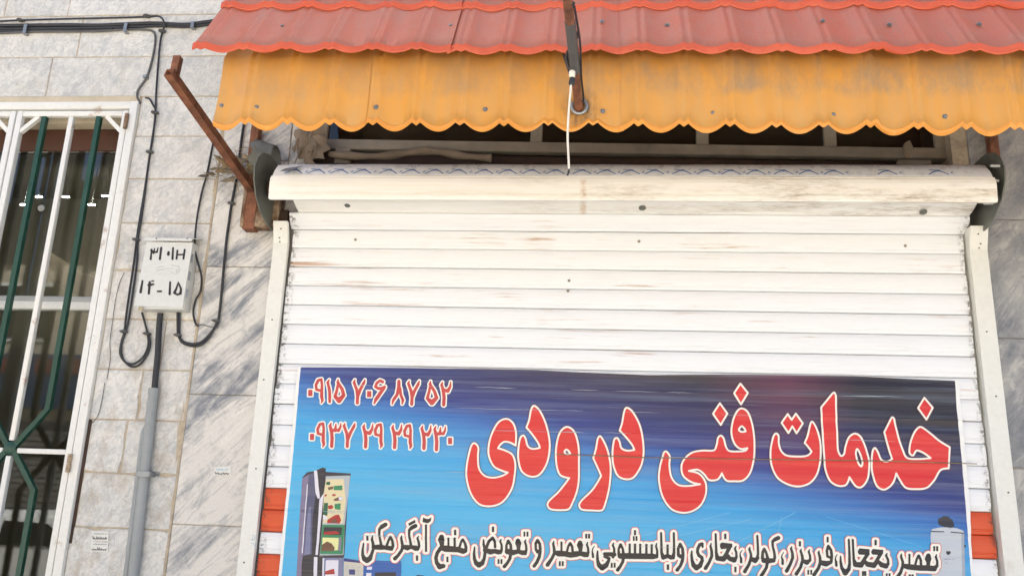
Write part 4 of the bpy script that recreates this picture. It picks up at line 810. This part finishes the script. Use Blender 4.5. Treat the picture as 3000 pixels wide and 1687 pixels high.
for px, py in ((647, 311), (753, 316), (1103, 314), (1421, 313), (1765, 318), (2086, 318), (2438, 321), (2767, 321)):
    q = at(px, py, OY - .01); screw(q[0], OY - .006 - 0.0155 * tile_profile(q[0], PH), q[2], (0, -1, .05))
for px, py in ((825, 71), (1317, 76), (1760, 75), (1951, 77), (2405, 75), (2602, 77), (2865, 75)):
    Y = RY + .55 * PR * ca; q = at(px, py, Y); c = tile_profile(q[0], PH + .004)
    screw(q[0], Y - .02 * c * .5 + .001, RZ + .026 + .55 * (PR * sa - .022) + .011 * c + .002, (0, -sa, ca))
for y, z in ((-.70, 2.86), (-.72, 3.08)):
    MB().box(-1.22, 2.4, y - .0, y + .03, z, z + .03).build('purlin', MAT['rust'], aw)
for x in (-1.15, .1, 1.4):
    MB().tube([(x, -.66, 3.12), (x, -.08, 4.10)], .018, 4, sq=True).build('rafter', MAT['rust'], aw); MB().tube([(x, -.70, 2.875), (x, -.01, 2.99)], .014, 4, sq=True).build('strut', MAT['rust'], aw) if x < 1 and x > 0 and False else None

aw.rotation_euler.y = .0105; aw.location.z -= .013         # the eave drops slightly towards the right

# ------------------------------------------------------------------ rusty pole through the skirt, with its cables
lp = thing('rusty_pole', (-.03, -.77, 2.84), 'rusty pipe sticking out through a ring in the orange skirt', 'pole')
p0 = Vector((-.022, -.715, 2.845)); p1 = Vector((-.024, -.775, 2.848)); p2 = Vector(at(1680, 150, -1.02)); p3 = Vector(at(1662, 0, -1.33)); p4 = p3 + (p3 - p2) * .8
MB().tube([p0, p1], .016, 14).build('pipe', MAT['rust'], lp, 40)
MB().tube([p1, p2, p3, p4], [.0135, .0135, .0125, .012], 12).build('pipe', MAT['rust'], lp, 40)
ring = [Vector((-.021 + .024 * math.cos(t), -.776, 2.846 + .026 * math.sin(t))) for t in np.linspace(rad(150), rad(430), 22)]
MB().tube(ring, .0055, 7).build('collar', MAT['galv'], lp, 50)
tp = lambda t: p1.lerp(p2, t / .5) if t < .5 else p2.lerp(p3, (t - .5) / .5)
MB().tube([tp(.33), tp(.46), tp(.62), tp(.80)], [.017, .0165, .016, .0155], 12).build('tape', MAT['grey_cable'], lp, 40)
pc = thing('power_cable', tuple(tp(.4)), 'black cable wrapped along the rusty pole above the skirt', 'cable')
MB().tube(smooth_pts([tp(.30) + Vector((-.012, -.02, .006)), tp(.45) + Vector((-.022, -.01, .0)), tp(.60) + Vector((.012, -.02, .004)), tp(.78) + Vector((-.006, -.018, .004)), tp(.95) + Vector((.014, -.01, .0))], 5), .0055, 7).build('cable_run', MAT['black_cable'], pc, 50)
MB().tube(smooth_pts([tp(.93) + Vector((.016, -.006, 0)), tp(.60) + Vector((.022, 0, 0)), tp(.28) + Vector((.017, -.004, 0)), tp(.06) + Vector((.018, -.004, .004)), p1 + Vector((.012, -.008, .012))], 5), .0035, 7).build('cable_run', MAT['black_cable'], pc, 50)
MB().tube(smooth_pts([Vector(at(1650, 140, -.80)), Vector(at(1652, 165, -.85)), Vector(at(1662, 195, -.93)), Vector(at(1672, 226, -.98))], 4), .0035, 6).build('cable_run', MAT['black_cable'], pc, 50)
wc = thing('dangling_cable', tuple(at(1674, 230, -1.0)), 'white cable hanging loose with a bare black end', 'cable')
Yc = -1.0
MB().tube(smooth_pts([Vector(at(px, py, Yc)) for px, py in ((1674, 236), (1672, 262), (1666, 330), (1663, 400), (1665, 450), (1667, 496))], 5), .0034, 8).build('sheath', MAT['white_cable'], wc, 50)
MB().tube([Vector(at(1667, 495, Yc)), Vector(at(1666, 506, Yc)), Vector(at(1662, 514, Yc))], .003, 6).build('bare_end', MAT['black_cable'], wc, 50)
q = Vector(at(1676, 217, Yc)); MB().lathe([(.007, -.012), (.010, -.008), (.010, .006), (.007, .010)], q, (0, 0, 1), 12).build('connector', MAT['white_cable'], wc, 40)
MB().lathe([(.006, -.014), (.009, -.008), (.009, .008), (.006, .012)], q + Vector((0, .002, -.024)), (.15, 0, 1), 10).build('tape_joint', MAT['black_cable'], wc, 40)

# ------------------------------------------------------------------ rusty bracket arm beside the shutter
ba = thing('bracket_arm', (-1.40, 0, 2.83), 'rusty square-tube arm jutting out from the wall beside the shutter coil', 'bracket')
a0 = Vector((-1.375, -.03, 2.822)); a1 = Vector(at(495, 212, -.67))
def hollow(mb, p, q, w, th, up=Vector((0, 0, 1))):
    d = (q - p).normalized(); u = d.cross(up).normalized(); k = u.cross(d).normalized(); h = w / 2
    for s, t in ((u, k), (k, u)):
        for e in (-1, 1):
            c = s * e * (h - th / 2); hw = s * (th / 2); ht = t * (h if s is u else h - th)
            V = [p + c + hw * i + ht * j for i, j in ((-1, -1), (1, -1), (1, 1), (-1, 1))]; V += [v_ + (q - p) for v_ in V]
            mb.add(V, [(3, 2, 1, 0), (4, 5, 6, 7), (0, 1, 5, 4), (1, 2, 6, 5), (2, 3, 7, 6), (3, 0, 4, 7)])
    return mb
hollow(MB(), a0, a1, .032, .003).build('arm', MAT['rust'], ba)
s0 = a1 + Vector((.010, .022, .004)); hollow(MB(), s0, s0 + Vector((.002, .004, .070)), .026, .003, Vector((0, 1, 0))).build('upright_stub', MAT['rust'], ba)
MB().box(-1.398, -1.352, -.03, -.0765 + .0, 2.66, 2.86, .002).build('foot_plate', MAT['rust'], ba)

# awning posts on the wall
for x0, x1, lb in ((-1.428, -1.392, 'brown steel post rising behind the orange skirt, next to the curled sheet'), (1.600, 1.634, 'brown steel post on the grey marble behind the skirt')):
    po = thing('awning_post', ((x0 + x1) / 2, -.03, 2.9), lb, 'post')
    MB().box(x0, x1, -.050, -.012, 2.862 if x0 < 0 else 2.95, 3.9, .003).build('tube', MAT['rust'], po, 35)
    MB().box(x0 - .02, x1 + .02, -.0125, -.0095, 3.7, 3.9).build('base_plate', MAT['rust'], po)

# ------------------------------------------------------------------ transom window over the coil
tw = thing('transom_window', (.15, .06, 2.9), 'dusty grey steel transom with dark panes over the shutter coil', 'window')
gf = MAT['grey_frame']
def tb(name, x0, x1, z0, z1, y0=.045, y1=.085, m=gf): return MB().box(x0, x1, y0, y1, z0, z1, .003).build(name, m, tw, 35)
tb('rail', -1.19, 1.49, 3.062, 3.108); tb('rail', -1.19, 1.49, 3.44, 3.49); tb('lower_rail', -1.15, 1.44, 2.995, 3.046, .060, .09, MAT['dark_brown'])
for a, b in ((-1.19, -1.130), (-.238, -.188), (.462, .512), (.985, 1.035), (1.428, 1.49)): tb('mullion', a, b, 3.1085, 3.439)
for a, b in ((-1.129, -.239), (-.187, .461), (.513, .984), (1.036, 1.427)): MB().box(a, b, .064, .069, 3.109, 3.438).build('pane', MAT['glass'], tw)
tb('block', -1.075, -1.010, 2.985, 3.055, .02, .058); tb('block', 1.27, 1.40, 2.985, 3.046, .03, .058); tb('ledge', -1.19, 1.49, 2.86, 2.985, .02, .12, MAT['dark_brown'])
tb('side_post', 1.491, 1.5285, 2.90, 3.49, .0, .06, MAT['dark_plate'])
MB().box(-1.19, 1.47, .29, .30, 2.7, 3.6).build('dark_back', MAT['dark_inside'], tw)

tw.rotation_euler.y = .017; tw.location.z -= .012          # the old frame hangs a little out of level
# loose things lying about the coil
rc = thing('rolled_cloth', (-.6, -.02, 2.98), 'dusty grey rolled cloth lying along the ledge under the transom', 'cloth')
pts = [Vector(at(px, py, .0)) for px, py in ((965, 452), (1040, 458), (1120, 458), (1185, 450), (1240, 443), (1300, 448), (1360, 458), (1440, 464))]
MB().tube(smooth_pts(pts, 6), [.013 + .006 * math.sin(k * .33) ** 2 for k in range(43)], 10).build('cloth_roll', MAT['dusty_cloth'], rc, 60)
def crumple(name, c, r, sq, mat, label, cat, seed, sub=3):
    bm = bmesh.new(); bmesh.ops.create_icosphere(bm, subdivisions=sub, radius=1); R = random.Random(seed); dirs = [(Vector((R.gauss(0, 1), R.gauss(0, 1), R.gauss(0, 1))).normalized(), R.uniform(.45, .85)) for _ in range(16)]
    for v_ in bm.verts:
        d = v_.co.normalized(); m = 1.
        for n_, h in dirs:
            k = d.dot(n_)
            if k > .05: m = min(m, h / k)
        v_.co = Vector((d.x * sq[0], d.y * sq[1], d.z * sq[2])) * m * r * (1 + R.uniform(-.03, .03)) + Vector(c)
    o = mesh_obj(name, [v_.co for v_ in bm.verts], [[q_.index for q_ in f_.verts] for f_ in bm.faces], mat); bm.free(); return tag(o, label, cat)
q = at(2660, 437, .01); crumple('crumpled_paper', q, (.036), (.75, .45, 1.2), MAT['dusty_cloth'], 'crumpled pale paper stuck on the transom rail above the coil', 'paper', 3)
rg = thing('old_rag', tuple(at(905, 430, -.02)), 'torn dusty rag and fibres hanging at the corner of the transom', 'rag')
R = random.Random(11)
for k in range(5):
    c = at(880 + k * 14, 415 + (k % 3) * 18, -.03); pts = [Vector(c) + Vector((R.uniform(-.02, .02), -.004 * j, .05 - .028 * j)) for j in range(5)]
    vv = []; 
    for j, p_ in enumerate(pts): w = .018 + .014 * R.random(); vv += [p_ + Vector((-w, R.uniform(-.012, .012), 0)), p_ + Vector((0, R.uniform(-.02, .0), .004)), p_ + Vector((w, R.uniform(-.012, .012), 0))]
    ff = [(3 * j + i, 3 * j + i + 1, 3 * j + i + 4, 3 * j + i + 3) for j in range(4) for i in range(2)]
    mesh_obj('rag_fold', vv, ff, MAT['dusty_cloth'], rg, 60)
for k in range(7):
    c = Vector(at(862 + R.uniform(0, 80), 385 + R.uniform(0, 30), -.04)); MB().tube(smooth_pts([c + Vector((.012 * math.cos(t * 1.1 + k), -.006 * t, .012 * math.sin(t * 1.6 + k) - .026 * t)) for t in range(5)], 4), .0022, 5).build('fibre', MAT['dusty_cloth'], rg)
# curled sheet-metal elbow with straw in it
cs = thing('curled_sheet', tuple(at(790, 440, -.08)), 'grey curled sheet piece stuffed with straw above the coil bearing', 'sheet')
v = []; f = []; cc = Vector((-1.335, -.09, 2.965)); nA, nX = 18, 6
for s in (0, 1):
    for k in range(nX):
        for j in range(nA):
            t = rad(-60 + 230 * j / (nA - 1)); r = .072 - .003 * s - .012 * k / nX; v.append((cc.x - .035 + .085 * k / (nX - 1) + .012 * math.sin(j * 1.7 + k * .0) * (1 if k == 0 else 0), cc.y - r * math.cos(t), cc.z + r * 1.15 * math.sin(t) - .02 * k / nX))
Bq = nA * nX
for k in range(nX - 1):
    for j in range(nA - 1):
        a, b, c_, d = k * nA + j, k * nA + j + 1, (k + 1) * nA + j + 1, (k + 1) * nA + j; f += [(a, b, c_, d), (Bq + a, Bq + d, Bq + c_, Bq + b)]
mesh_obj('curled_shell', v, f, MAT['dark_plate'], cs, 50)
def sprigs(parent, c, n, spread, ln, seed, mat='straw', leaf=0):
    R = random.Random(seed); mb = MB()
    for k in range(n):
        p_ = Vector(c) + Vector((R.gauss(0, spread[0]), R.gauss(0, spread[1]), R.gauss(0, spread[2]))); d = Vector((R.gauss(0, 1), R.gauss(0, .4), R.gauss(-.1, .8))).normalized() * R.uniform(.4, 1) * ln
        b = Vector((R.gauss(0, 1), R.gauss(0, 1), R.gauss(0, 1))) * ln * .12
        mb.tube([p_ - d / 2, p_ + b, p_ + d / 2], [.0009, .0015, .0006], 4)
    mb.build('straw_wisps', MAT[mat], parent)['kind'] = 'stuff'
    for k in range(leaf):
        p_ = Vector(c) + Vector((R.gauss(0, spread[0]), R.gauss(0, spread[1]) - .01, R.gauss(0, spread[2]))); d = Vector((R.gauss(-.6, .8), R.gauss(0, .4), R.gauss(-.3, .6))).normalized(); u = d.cross(Vector((0, -1, .2))).normalized(); L = R.uniform(.04, .085); w = L * R.uniform(.16, .3); bn_ = Vector((0, -1, 0)) * w * .5
        vv = [p_, p_ + d * L * .35 + u * w, p_ + d * L * .35 + bn_, p_ + d * L * .35 - u * w, p_ + d * L * .75 + u * w * .6, p_ + d * L * .75 + bn_ * 1.4, p_ + d * L * .75 - u * w * .6, p_ + d * L + bn_]
        mesh_obj('dry_leaf', vv, [(0, 1, 2), (0, 2, 3), (1, 4, 5, 2), (2, 5, 6, 3), (4, 7, 5), (5, 7, 6)], MAT['dry_leaf'] if k % 3 else MAT['straw'], parent)
sprigs(cs, (cc.x - .035, cc.y - .03, cc.z + .0), 26, (.012, .02, .03), .07, 21)
tg = thing('twig_bundle', tuple(at(700, 500, -.06)), 'bundle of dry twigs and leaves caught behind the rusty arm', 'twigs')
sprigs(tg, at(690, 497, -.06), 40, (.055, .015, .030), .12, 5, leaf=16)
sprigs(tg, at(735, 480, -.06), 24, (.02, .012, .03), .10, 6, leaf=6)

# ------------------------------------------------------------------ electricity box with stencilled numbers
mbx = thing('meter_box', (-1.70, -.012, 2.31), 'white metal electricity box with black stencilled numbers and hood', 'box')
BX0, BX1, BZ0, BZ1, BD = -1.806, -1.602, 2.316, 2.602, -.080
MB().box(BX0 + .004, BX1 - .002, BD + .006, -.0135, BZ0, BZ1, .003).build('case', MAT['box_paint'], mbx, 35)
cov = MB().prism([(BX0 + .010, BD, BZ1 - .004), (BX1 + .002, BD, BZ1 - .004), (BX1 - .004, BD, BZ0 + .006), (BX0 - .004, BD, BZ0 + .010)], (0, .005, 0)).build('cover', MAT['box_paint'], mbx)
MB().prism([(BX0 + .002, BD - .010, BZ1 + .008), (BX1 + .004, BD - .010, BZ1 + .006), (BX1 + .012, -.014, BZ1 + .030), (BX0 - .0, -.014, BZ1 + .030)], (0, 0, .004)).build('hood', MAT['box_paint'], mbx)
MB().box(BX0 + .004, BX1 + .002, BD - .011, BD - .008, BZ1 - .002, BZ1 + .0075).build('hood_lip', MAT['box_paint'], mbx)
for k in range(3): MB().tube([(BX1 + .001, BD + .012, BZ0 + .05 + .075 * k), (BX1 + .001, BD + .012, BZ0 + .085 + .075 * k)], .004, 8).build('hinge', MAT['galv'], mbx, 40)
for px in (458, 548): q = at(px, 699, BD - .011); MB().lathe([(.004, 0), (.003, .002)], (q[0], BD - .0112, q[2]), (0, -1, 0), 8).build('screw', MAT['galv'], mbx, 40)
q = at(412, 904, BD - .005); MB().lathe([(.010, 0), (.010, .008), (.006, .010), (.006, .007)], (q[0], BD - .001, q[2]), (0, -1, 0), 12).build('latch', MAT['cream_trim'], mbx, 40)
oZ, sZ = (0, 560), 2.588
PLB = BD - .0015
def stencil(strokes, boxes=()):
    layered(('stencil_mark',), [S(s_, oZ, sZ) for s_ in strokes] + [Bx(b_, oZ, sZ) for b_ in boxes], (0,), ('black_ink',), cov, .6, .0, .0, PLB, False)
stencil([[(1150, 440, 10), (1142, 515, 16)], [(1148, 450, 20), (1165, 470, 14), (1172, 435, 8)], [(1165, 462, 14), (1190, 462, 14), (1198, 430, 8)]])
stencil([[(1222, 430, 16), (1212, 515, 16)]]); stencil([[(1278, 465, 20), (1276, 480, 20)]]); stencil([[(1312, 430, 14), (1307, 515, 16)]])
stencil([[(1345, 450, 14), (1338, 512, 14)], [(1400, 445, 14), (1390, 512, 14)], [(1342, 482, 12), (1395, 480, 12)]])
stencil([[(1080, 680, 14), (1066, 765, 20)]]); stencil([[(1135, 690, 18), (1128, 775, 18)], [(1128, 712, 22), (1165, 705, 12)], [(1150, 682, 10), (1165, 680, 10)]])
stencil([], [(1190, 752, 1228, 766)]); stencil([[(1290, 690, 14), (1286, 780, 18)]])
stencil([[(1352, 688, 8), (1338, 735, 16), (1322, 770, 20), (1345, 785, 14), (1368, 775, 20), (1372, 740, 16), (1355, 700, 12)]])
em = MB()
for pts in (((1190, 600), (1250, 590), (1300, 585)), ((1180, 580), (1240, 570)), ((1300, 560), (1350, 570), (1362, 600), (1330, 630), (1300, 615)), ((1310, 595), (1340, 590), (1340, 615)), ((1200, 625), (1280, 628))):
    em.tube([Vector(at(oZ[0] + a / sZ, oZ[1] + b / sZ, BD - .0005)) for a, b in pts], .0022, 6)
em.build('embossed_emblem', MAT['box_paint'], cov, 60)

# ------------------------------------------------------------------ cables on the wall
YC = -.020
def cable(name, label, runs, r, mat='black_cable', clips=(), straps=(), y=YC, group=None, cat='cable'):
    first = at(runs[0][0][0], runs[0][0][1], y); t = thing(name, tuple(first), label, cat, group)
    for i, run in enumerate(runs):
        rr = r[i] if isinstance(r, (list, tuple)) else r
        MB().tube(smooth_pts([Vector(at(p[0], p[1], p[2] if len(p) > 2 else y - .0005 * i)) for p in run], 5), rr, 8).build('cable_run', MAT[mat], t, 60)
    for px, py in clips:
        q = at(px, py, y); MB().lathe([(.006, -.006), (.017, -.002), (.017, .003), (.007, .007)], (q[0], y - .004, q[2]), (.05, 0, 1), 14).build('clip', MAT['grey_cable'], t, 40)
        MB().tube([(q[0] + .010, y - .004, q[2]), (q[0] + .010, -.010, q[2])], .003, 6).build('clip_nail', MAT['galv'], t)
    for px, py, h in straps:
        q = at(px, py, y - .012); MB().box(q[0] - .008, q[0] + .008, y - .019, y - .016, q[2] - h / 2, q[2] + h / 2, .001).box(q[0] - .008, q[0] + .008, y - .0155, -.012, q[2] - h / 2, q[2] - h / 2 + .003).box(q[0] - .008, q[0] + .008, y - .0155, -.012, q[2] + h / 2 - .003, q[2] + h / 2).build('strap', MAT['galv'], t)
    return t
cable('cable_bundle', 'thick bundle of dark cables strapped along the top of the stone wall', [[(-60, 77), (0, 76), (100, 75), (200, 74), (290, 75), (380, 71), (460, 69), (540, 73), (600, 66), (680, 56), (800, 48)], [(-60, 88), (0, 86), (120, 84), (250, 83), (370, 80), (470, 77), (550, 79), (620, 72), (800, 56)], [(-60, 93), (0, 92), (120, 90), (250, 90), (330, 87)]], (.0085, .0065, .005), straps=((75, 87, .045), (369, 82, .045), (565, 74, .03)))
cable('service_cable', 'thin black wire on black clips running above the cable bundle', [[(-60, 66), (0, 63), (60, 60), (200, 56), (330, 53), (430, 50), (460, 48, -.026), (474, 54, -.036), (481, 68, -.038), (480, 82, -.03), (476, 94), (470, 120), (464, 180), (458, 260), (455, 330), (448, 400), (440, 447), (432, 500), (420, 580), (408, 650), (400, 703), (392, 770), (380, 850), (370, 920), (364, 972), (356, 1000), (352, 1035), (366, 1060), (392, 1065), (420, 1044), (434, 1010), (432, 978), (424, 945), (416, 915)]], .0042, clips=((62, 62), (432, 50), (476, 94), (455, 332), (440, 447), (400, 703), (364, 972), (432, 978)))
cable('telephone_cable', 'grey cable curving down from the bundle into the window frame corner', [[(-60, 101), (0, 98), (100, 94), (200, 93), (300, 92), (370, 87), (430, 88), (450, 95), (455, 112), (452, 145), (442, 190), (430, 226), (418, 245), (404, 266), (402, 284), (411, 303)]], .005, 'grey_cable', straps=((425, 225, .012),))
cable('branch_cable', 'short black cable joining the clipped wire and looping under the electricity box', [[(426, 287), (437, 290), (447, 306), (456, 332), (446, 405), (436, 470), (425, 560), (414, 640), (404, 703), (401, 770), (390, 850), (378, 930), (368, 972), (356, 1010), (360, 1050), (386, 1074), (415, 1062), (438, 1018), (437, 978)]], .0042)
cable('thin_cable', 'thin dark cable hanging from the skirt past the side of the electricity box', [[(632, 385), (622, 430), (606, 510), (592, 560), (580, 620), (573, 676, -.03), (571, 730, -.035), (580, 770, -.03), (590, 810), (588, 850), (573, 880), (566, 915), (572, 945), (580, 955)]], .0042)
cable('supply_cable', 'black cable with clips running down the marble pillar to the electricity box', [[(724, 330), (714, 367), (702, 450), (693, 522), (679, 595), (671, 650), (664, 700), (655, 790), (650, 850), (641, 930), (632, 955), (612, 982), (588, 1003), (560, 1008), (535, 1000), (523, 982), (521, 950), (521, 915)], [(634, 945), (616, 985), (590, 1010), (562, 1014), (534, 1004), (526, 985), (527, 915)]], (.0058, .0036), clips=((679, 597), (633, 940), (522, 982)))
cable('feed_cable', 'thick black cable dropping from the electricity box into the grey conduit', [[(470, 918), (466, 960), (462, 1040), (455, 1110), (451, 1160)]], .0125, y=-.032)
cable('thin_string', 'thin grey string hanging down the stones beside the window frame', [[(364, 798), (350, 830), (338, 880), (330, 940), (322, 1000), (323, 1050), (313, 1110)], [(307, 1120), (297, 1180), (285, 1220), (262, 1245)]], .0013, 'grey_cable', y=-.016, cat='string')
cable('wire_tie', 'pale wire twisted from the thin cable to the clip', [[(570, 954), (590, 951), (612, 956), (640, 960)]], .0016, 'grey_cable', y=-.022, cat='wire')

cp = thing('conduit_pipe', tuple(at(387, 1687, -.03)), 'light grey plastic conduit clamped on the stone wall', 'pipe')
c0, c1 = Vector(at(450, 1146, -.034)), Vector(at(389, 1700, -.034)); c2 = Vector((c1.x + (c1.x - c0.x) * .6, -.034, .1))
MB().tube([c0, c1, c2], .0195, 16).build('pipe', MAT['pvc_grey'], cp, 50)
MB().lathe([(.0205, -.012), (.0215, -.006), (.0215, .006), (.0205, .012)], c0, (c0 - c1), 16).build('pipe_rim', MAT['pvc_grey'], cp, 50)
d0, d1 = Vector(at(423, 1262, -.026)), Vector(at(369, 1700, -.026)); MB().tube([d0 + Vector((.012, .004, .03)), d0, d1, Vector((d1.x - .03, -.026, .1))], .0125, 12).build('pipe', MAT['pvc_grey'], cp, 50)
q = at(424, 1388, -.05); MB().box(q[0] - .052, q[0] + .040, -.0125, -.0105, q[2] - .012, q[2] + .012).box(q[0] - .032, q[0] + .022, -.0575, -.0545, q[2] - .011, q[2] + .011, .001).box(q[0] - .034, q[0] - .0305, -.0540, -.013, q[2] - .010, q[2] + .010).box(q[0] + .0215, q[0] + .025, -.0540, -.013, q[2] - .010, q[2] + .010).build('clamp', MAT['galv'], cp)
for dx in (-.043, .033): MB().lathe([(.005, 0), (.004, .003)], (q[0] + dx, -.0127, q[2]), (0, -1, 0), 8).build('screw', MAT['dark_plate'], cp, 40)

# ------------------------------------------------------------------ paper stickers
def sticker(corners, y, label, marks, inks):
    P = [at(px, py, y) for px, py in corners]; o = MB().prism(P, (0, .0006, 0)).build('paper_sticker', MAT['paper_white']); tag(o, label, 'sticker')
    for k, (mk, ink) in enumerate(zip(marks, inks)):
        layered(('printed_mark',), [('s', s_) for s_ in mk], (0,), (ink,), o, .55, .0008, .0, y, False)
    return o
def scrib(x0, x1, y, h, n, w, seed, slope=.02):
    R = random.Random(seed); out = []; st_ = (x1 - x0) / n
    for k in range(n):
        a = x0 + k * st_; yy = y + slope * (a - x0); out.append([(a, yy - h * R.uniform(.2, 1), w), (a + st_ * .35, yy, w), (a + st_ * .8, yy - h * R.uniform(.0, .5), w)])
    return out
YST = -.0155
sticker([(269, 1554), (319, 1556), (317, 1584), (268, 1582)], YST, 'upper small white sticker with black print on the stones beside the conduit', [scrib(276, 316, 1563, 4, 9, .9, 1), scrib(272, 314, 1578, 9, 8, 2.0, 2)], ['black_ink', 'black_ink'])
sticker([(266, 1586), (317, 1588), (316, 1616), (265, 1614)], YST, 'lower small white sticker with black phone number on the stones', [scrib(273, 314, 1594, 4, 9, .9, 3), scrib(269, 313, 1610, 9, 8, 2.0, 4)], ['black_ink', 'black_ink'])
sticker([(628, 1367), (676, 1364), (678, 1388), (626, 1393)], -.0125, 'small white sticker with blue and black scrawl on the marble pillar', [scrib(634, 670, 1376, 5, 5, 1.6, 5), scrib(630, 672, 1388, 8, 5, 2.2, 6)], ['pale_blue_ink', 'black_ink'])
gr_ = [o for o in bpy.data.objects if o.name.startswith('guide_rail')][0]
layered(('pen_number',), [('s', [(740, 1566, 1.6), (745, 1568, 1.6)]), ('s', [(748, 1570, 1.4), (744, 1580, 1.4), (738, 1582, 1.4), (741, 1574, 1.4)]), ('s', [(737, 1590, 1.4), (745, 1592, 1.4), (747, 1600, 1.4)])], (0,), ('pale_blue_ink',), gr_, .6, .0006, 0, -.0740, False)

# ------------------------------------------------------------------ across the street (mirrored in the window glass)
ob = thing('opposite_building', (-10, -13, 0), 'two-storey tan building across the street, mirrored in the window glass', 'building')
MB().box(-22, 2, -18, -13, 0, 6.4).build('wall', MAT['brick_facade'], ob)
MB().prism([(-16.5, -13.02, 6.38), (-10.2, -13.02, 8.6), (-8.4, -13.02, 8.6), (-8.4, -13.02, 6.38)], (0, -.3, 0)).build('roof_gable', MAT['shade_grey'], ob)
for x in (-13.2, -12.2, -11.2, -10.3): MB().box(x - .12, x + .12, -13.2, -12.95, 6.4, 9.3).build('roof_post', MAT['shade_grey'], ob)  # dark grey puts the shade on gable and posts into their colour
for a, b in ((-15.5, -12.2), (-11.6, -8.0), (-7.4, -4.0)):
    sh_ = MB().box(a, b, -13.0, -12.96, .2, 3.1).build('shop_shutter', MAT['shutter_far'], ob)
    for k in range(24): MB().box(a, b, -12.958, -12.93, .25 + k * .118, .25 + k * .118 + .09).build('shutter_slat', MAT['shutter_far'], sh_)
for a in (-15, -12.4, -9.8, -7.2):
    wd = MB().box(a, a + 1.4, -13.0, -12.97, 4.75, 6.0).build('window', MAT['white_steel'], ob); MB().box(a + .08, a + 1.32, -12.969, -12.95, 4.83, 5.92).build('pane', MAT['car_glass'], wd)
sg = thing('shop_sign', (-9.6, -12.8, 3.5), 'blue signboard with red blocks across the street, mirrored in the glass', 'sign')
MB().box(-12.2, -7.2, -12.9, -12.75, 3.35, 4.45, .01).build('board', MAT['sign_blue'], sg)
for k in range(6): MB().box(-11.8 + k * .75, -11.35 + k * .75, -12.748, -12.735, 4.05, 4.35).build('red_block', MAT['sign_red'], sg)
car = thing('parked_car', (-7.6, -8.2, 0), 'white parked car across the street, mirrored low in the window glass', 'car')
side = [(-2.15, .38), (-2.2, .62), (-2.05, .86), (-1.2, .96), (-.55, 1.42), (.75, 1.46), (1.45, .98), (2.05, .92), (2.18, .66), (2.12, .36)]
def carpt(x, z, y): return (-7.6 + x, -8.2 + y, z)
nS = len(side); v = []; f = []
for y, sx, dz in ((-.80, .97, 0), (-.70, 1., 0), (.70, 1., 0), (.80, .97, 0)):
    for x, z in side: v.append(carpt(x * sx, z if abs(y) < .75 or z < 1.1 else z - .12, y * (1 if z < 1.1 else .86)))
for r in range(3):
    for i in range(nS): f.append((r * nS + i, r * nS + (i + 1) % nS, (r + 1) * nS + (i + 1) % nS, (r + 1) * nS + i))
f.append(tuple(range(nS - 1, -1, -1))); f.append(tuple(3 * nS + i for i in range(nS)))
mesh_obj('body', v, f, MAT['car_white'], car, 40)
for sy in (-1, 1):
    for a in ([(-.95, .99), (-.52, 1.27), (.0, 1.30), (.0, 1.0)], [(.08, 1.0), (.08, 1.30), (.68, 1.28), (1.18, 1.0)]):
        MB().prism([carpt(x, z, sy * (.795 if z < 1.1 else .71)) for x, z in a], (0, sy * .02, 0)).build('side_window', MAT['car_glass'], car)
    for x in (-1.35, 1.3): 
        wh = MB().lathe([(.24, -.10), (.31, -.08), (.31, .08), (.24, .10)], carpt(x, .31, sy * .74), (0, 1, 0), 20).build('tyre', MAT['rubber'], car, 40); MB().lathe([(.2, 0), (.18, .02)], carpt(x, .31, sy * .845), (0, sy, 0), 14).build('rim', MAT['alu'], wh, 40)
    MB().lathe([(.09, 0), (.09, .05), (.03, .06)], carpt(-2.13, .72, sy * .55), (-1, 0, .1), 12).build('headlight', MAT['alu'], car, 40)
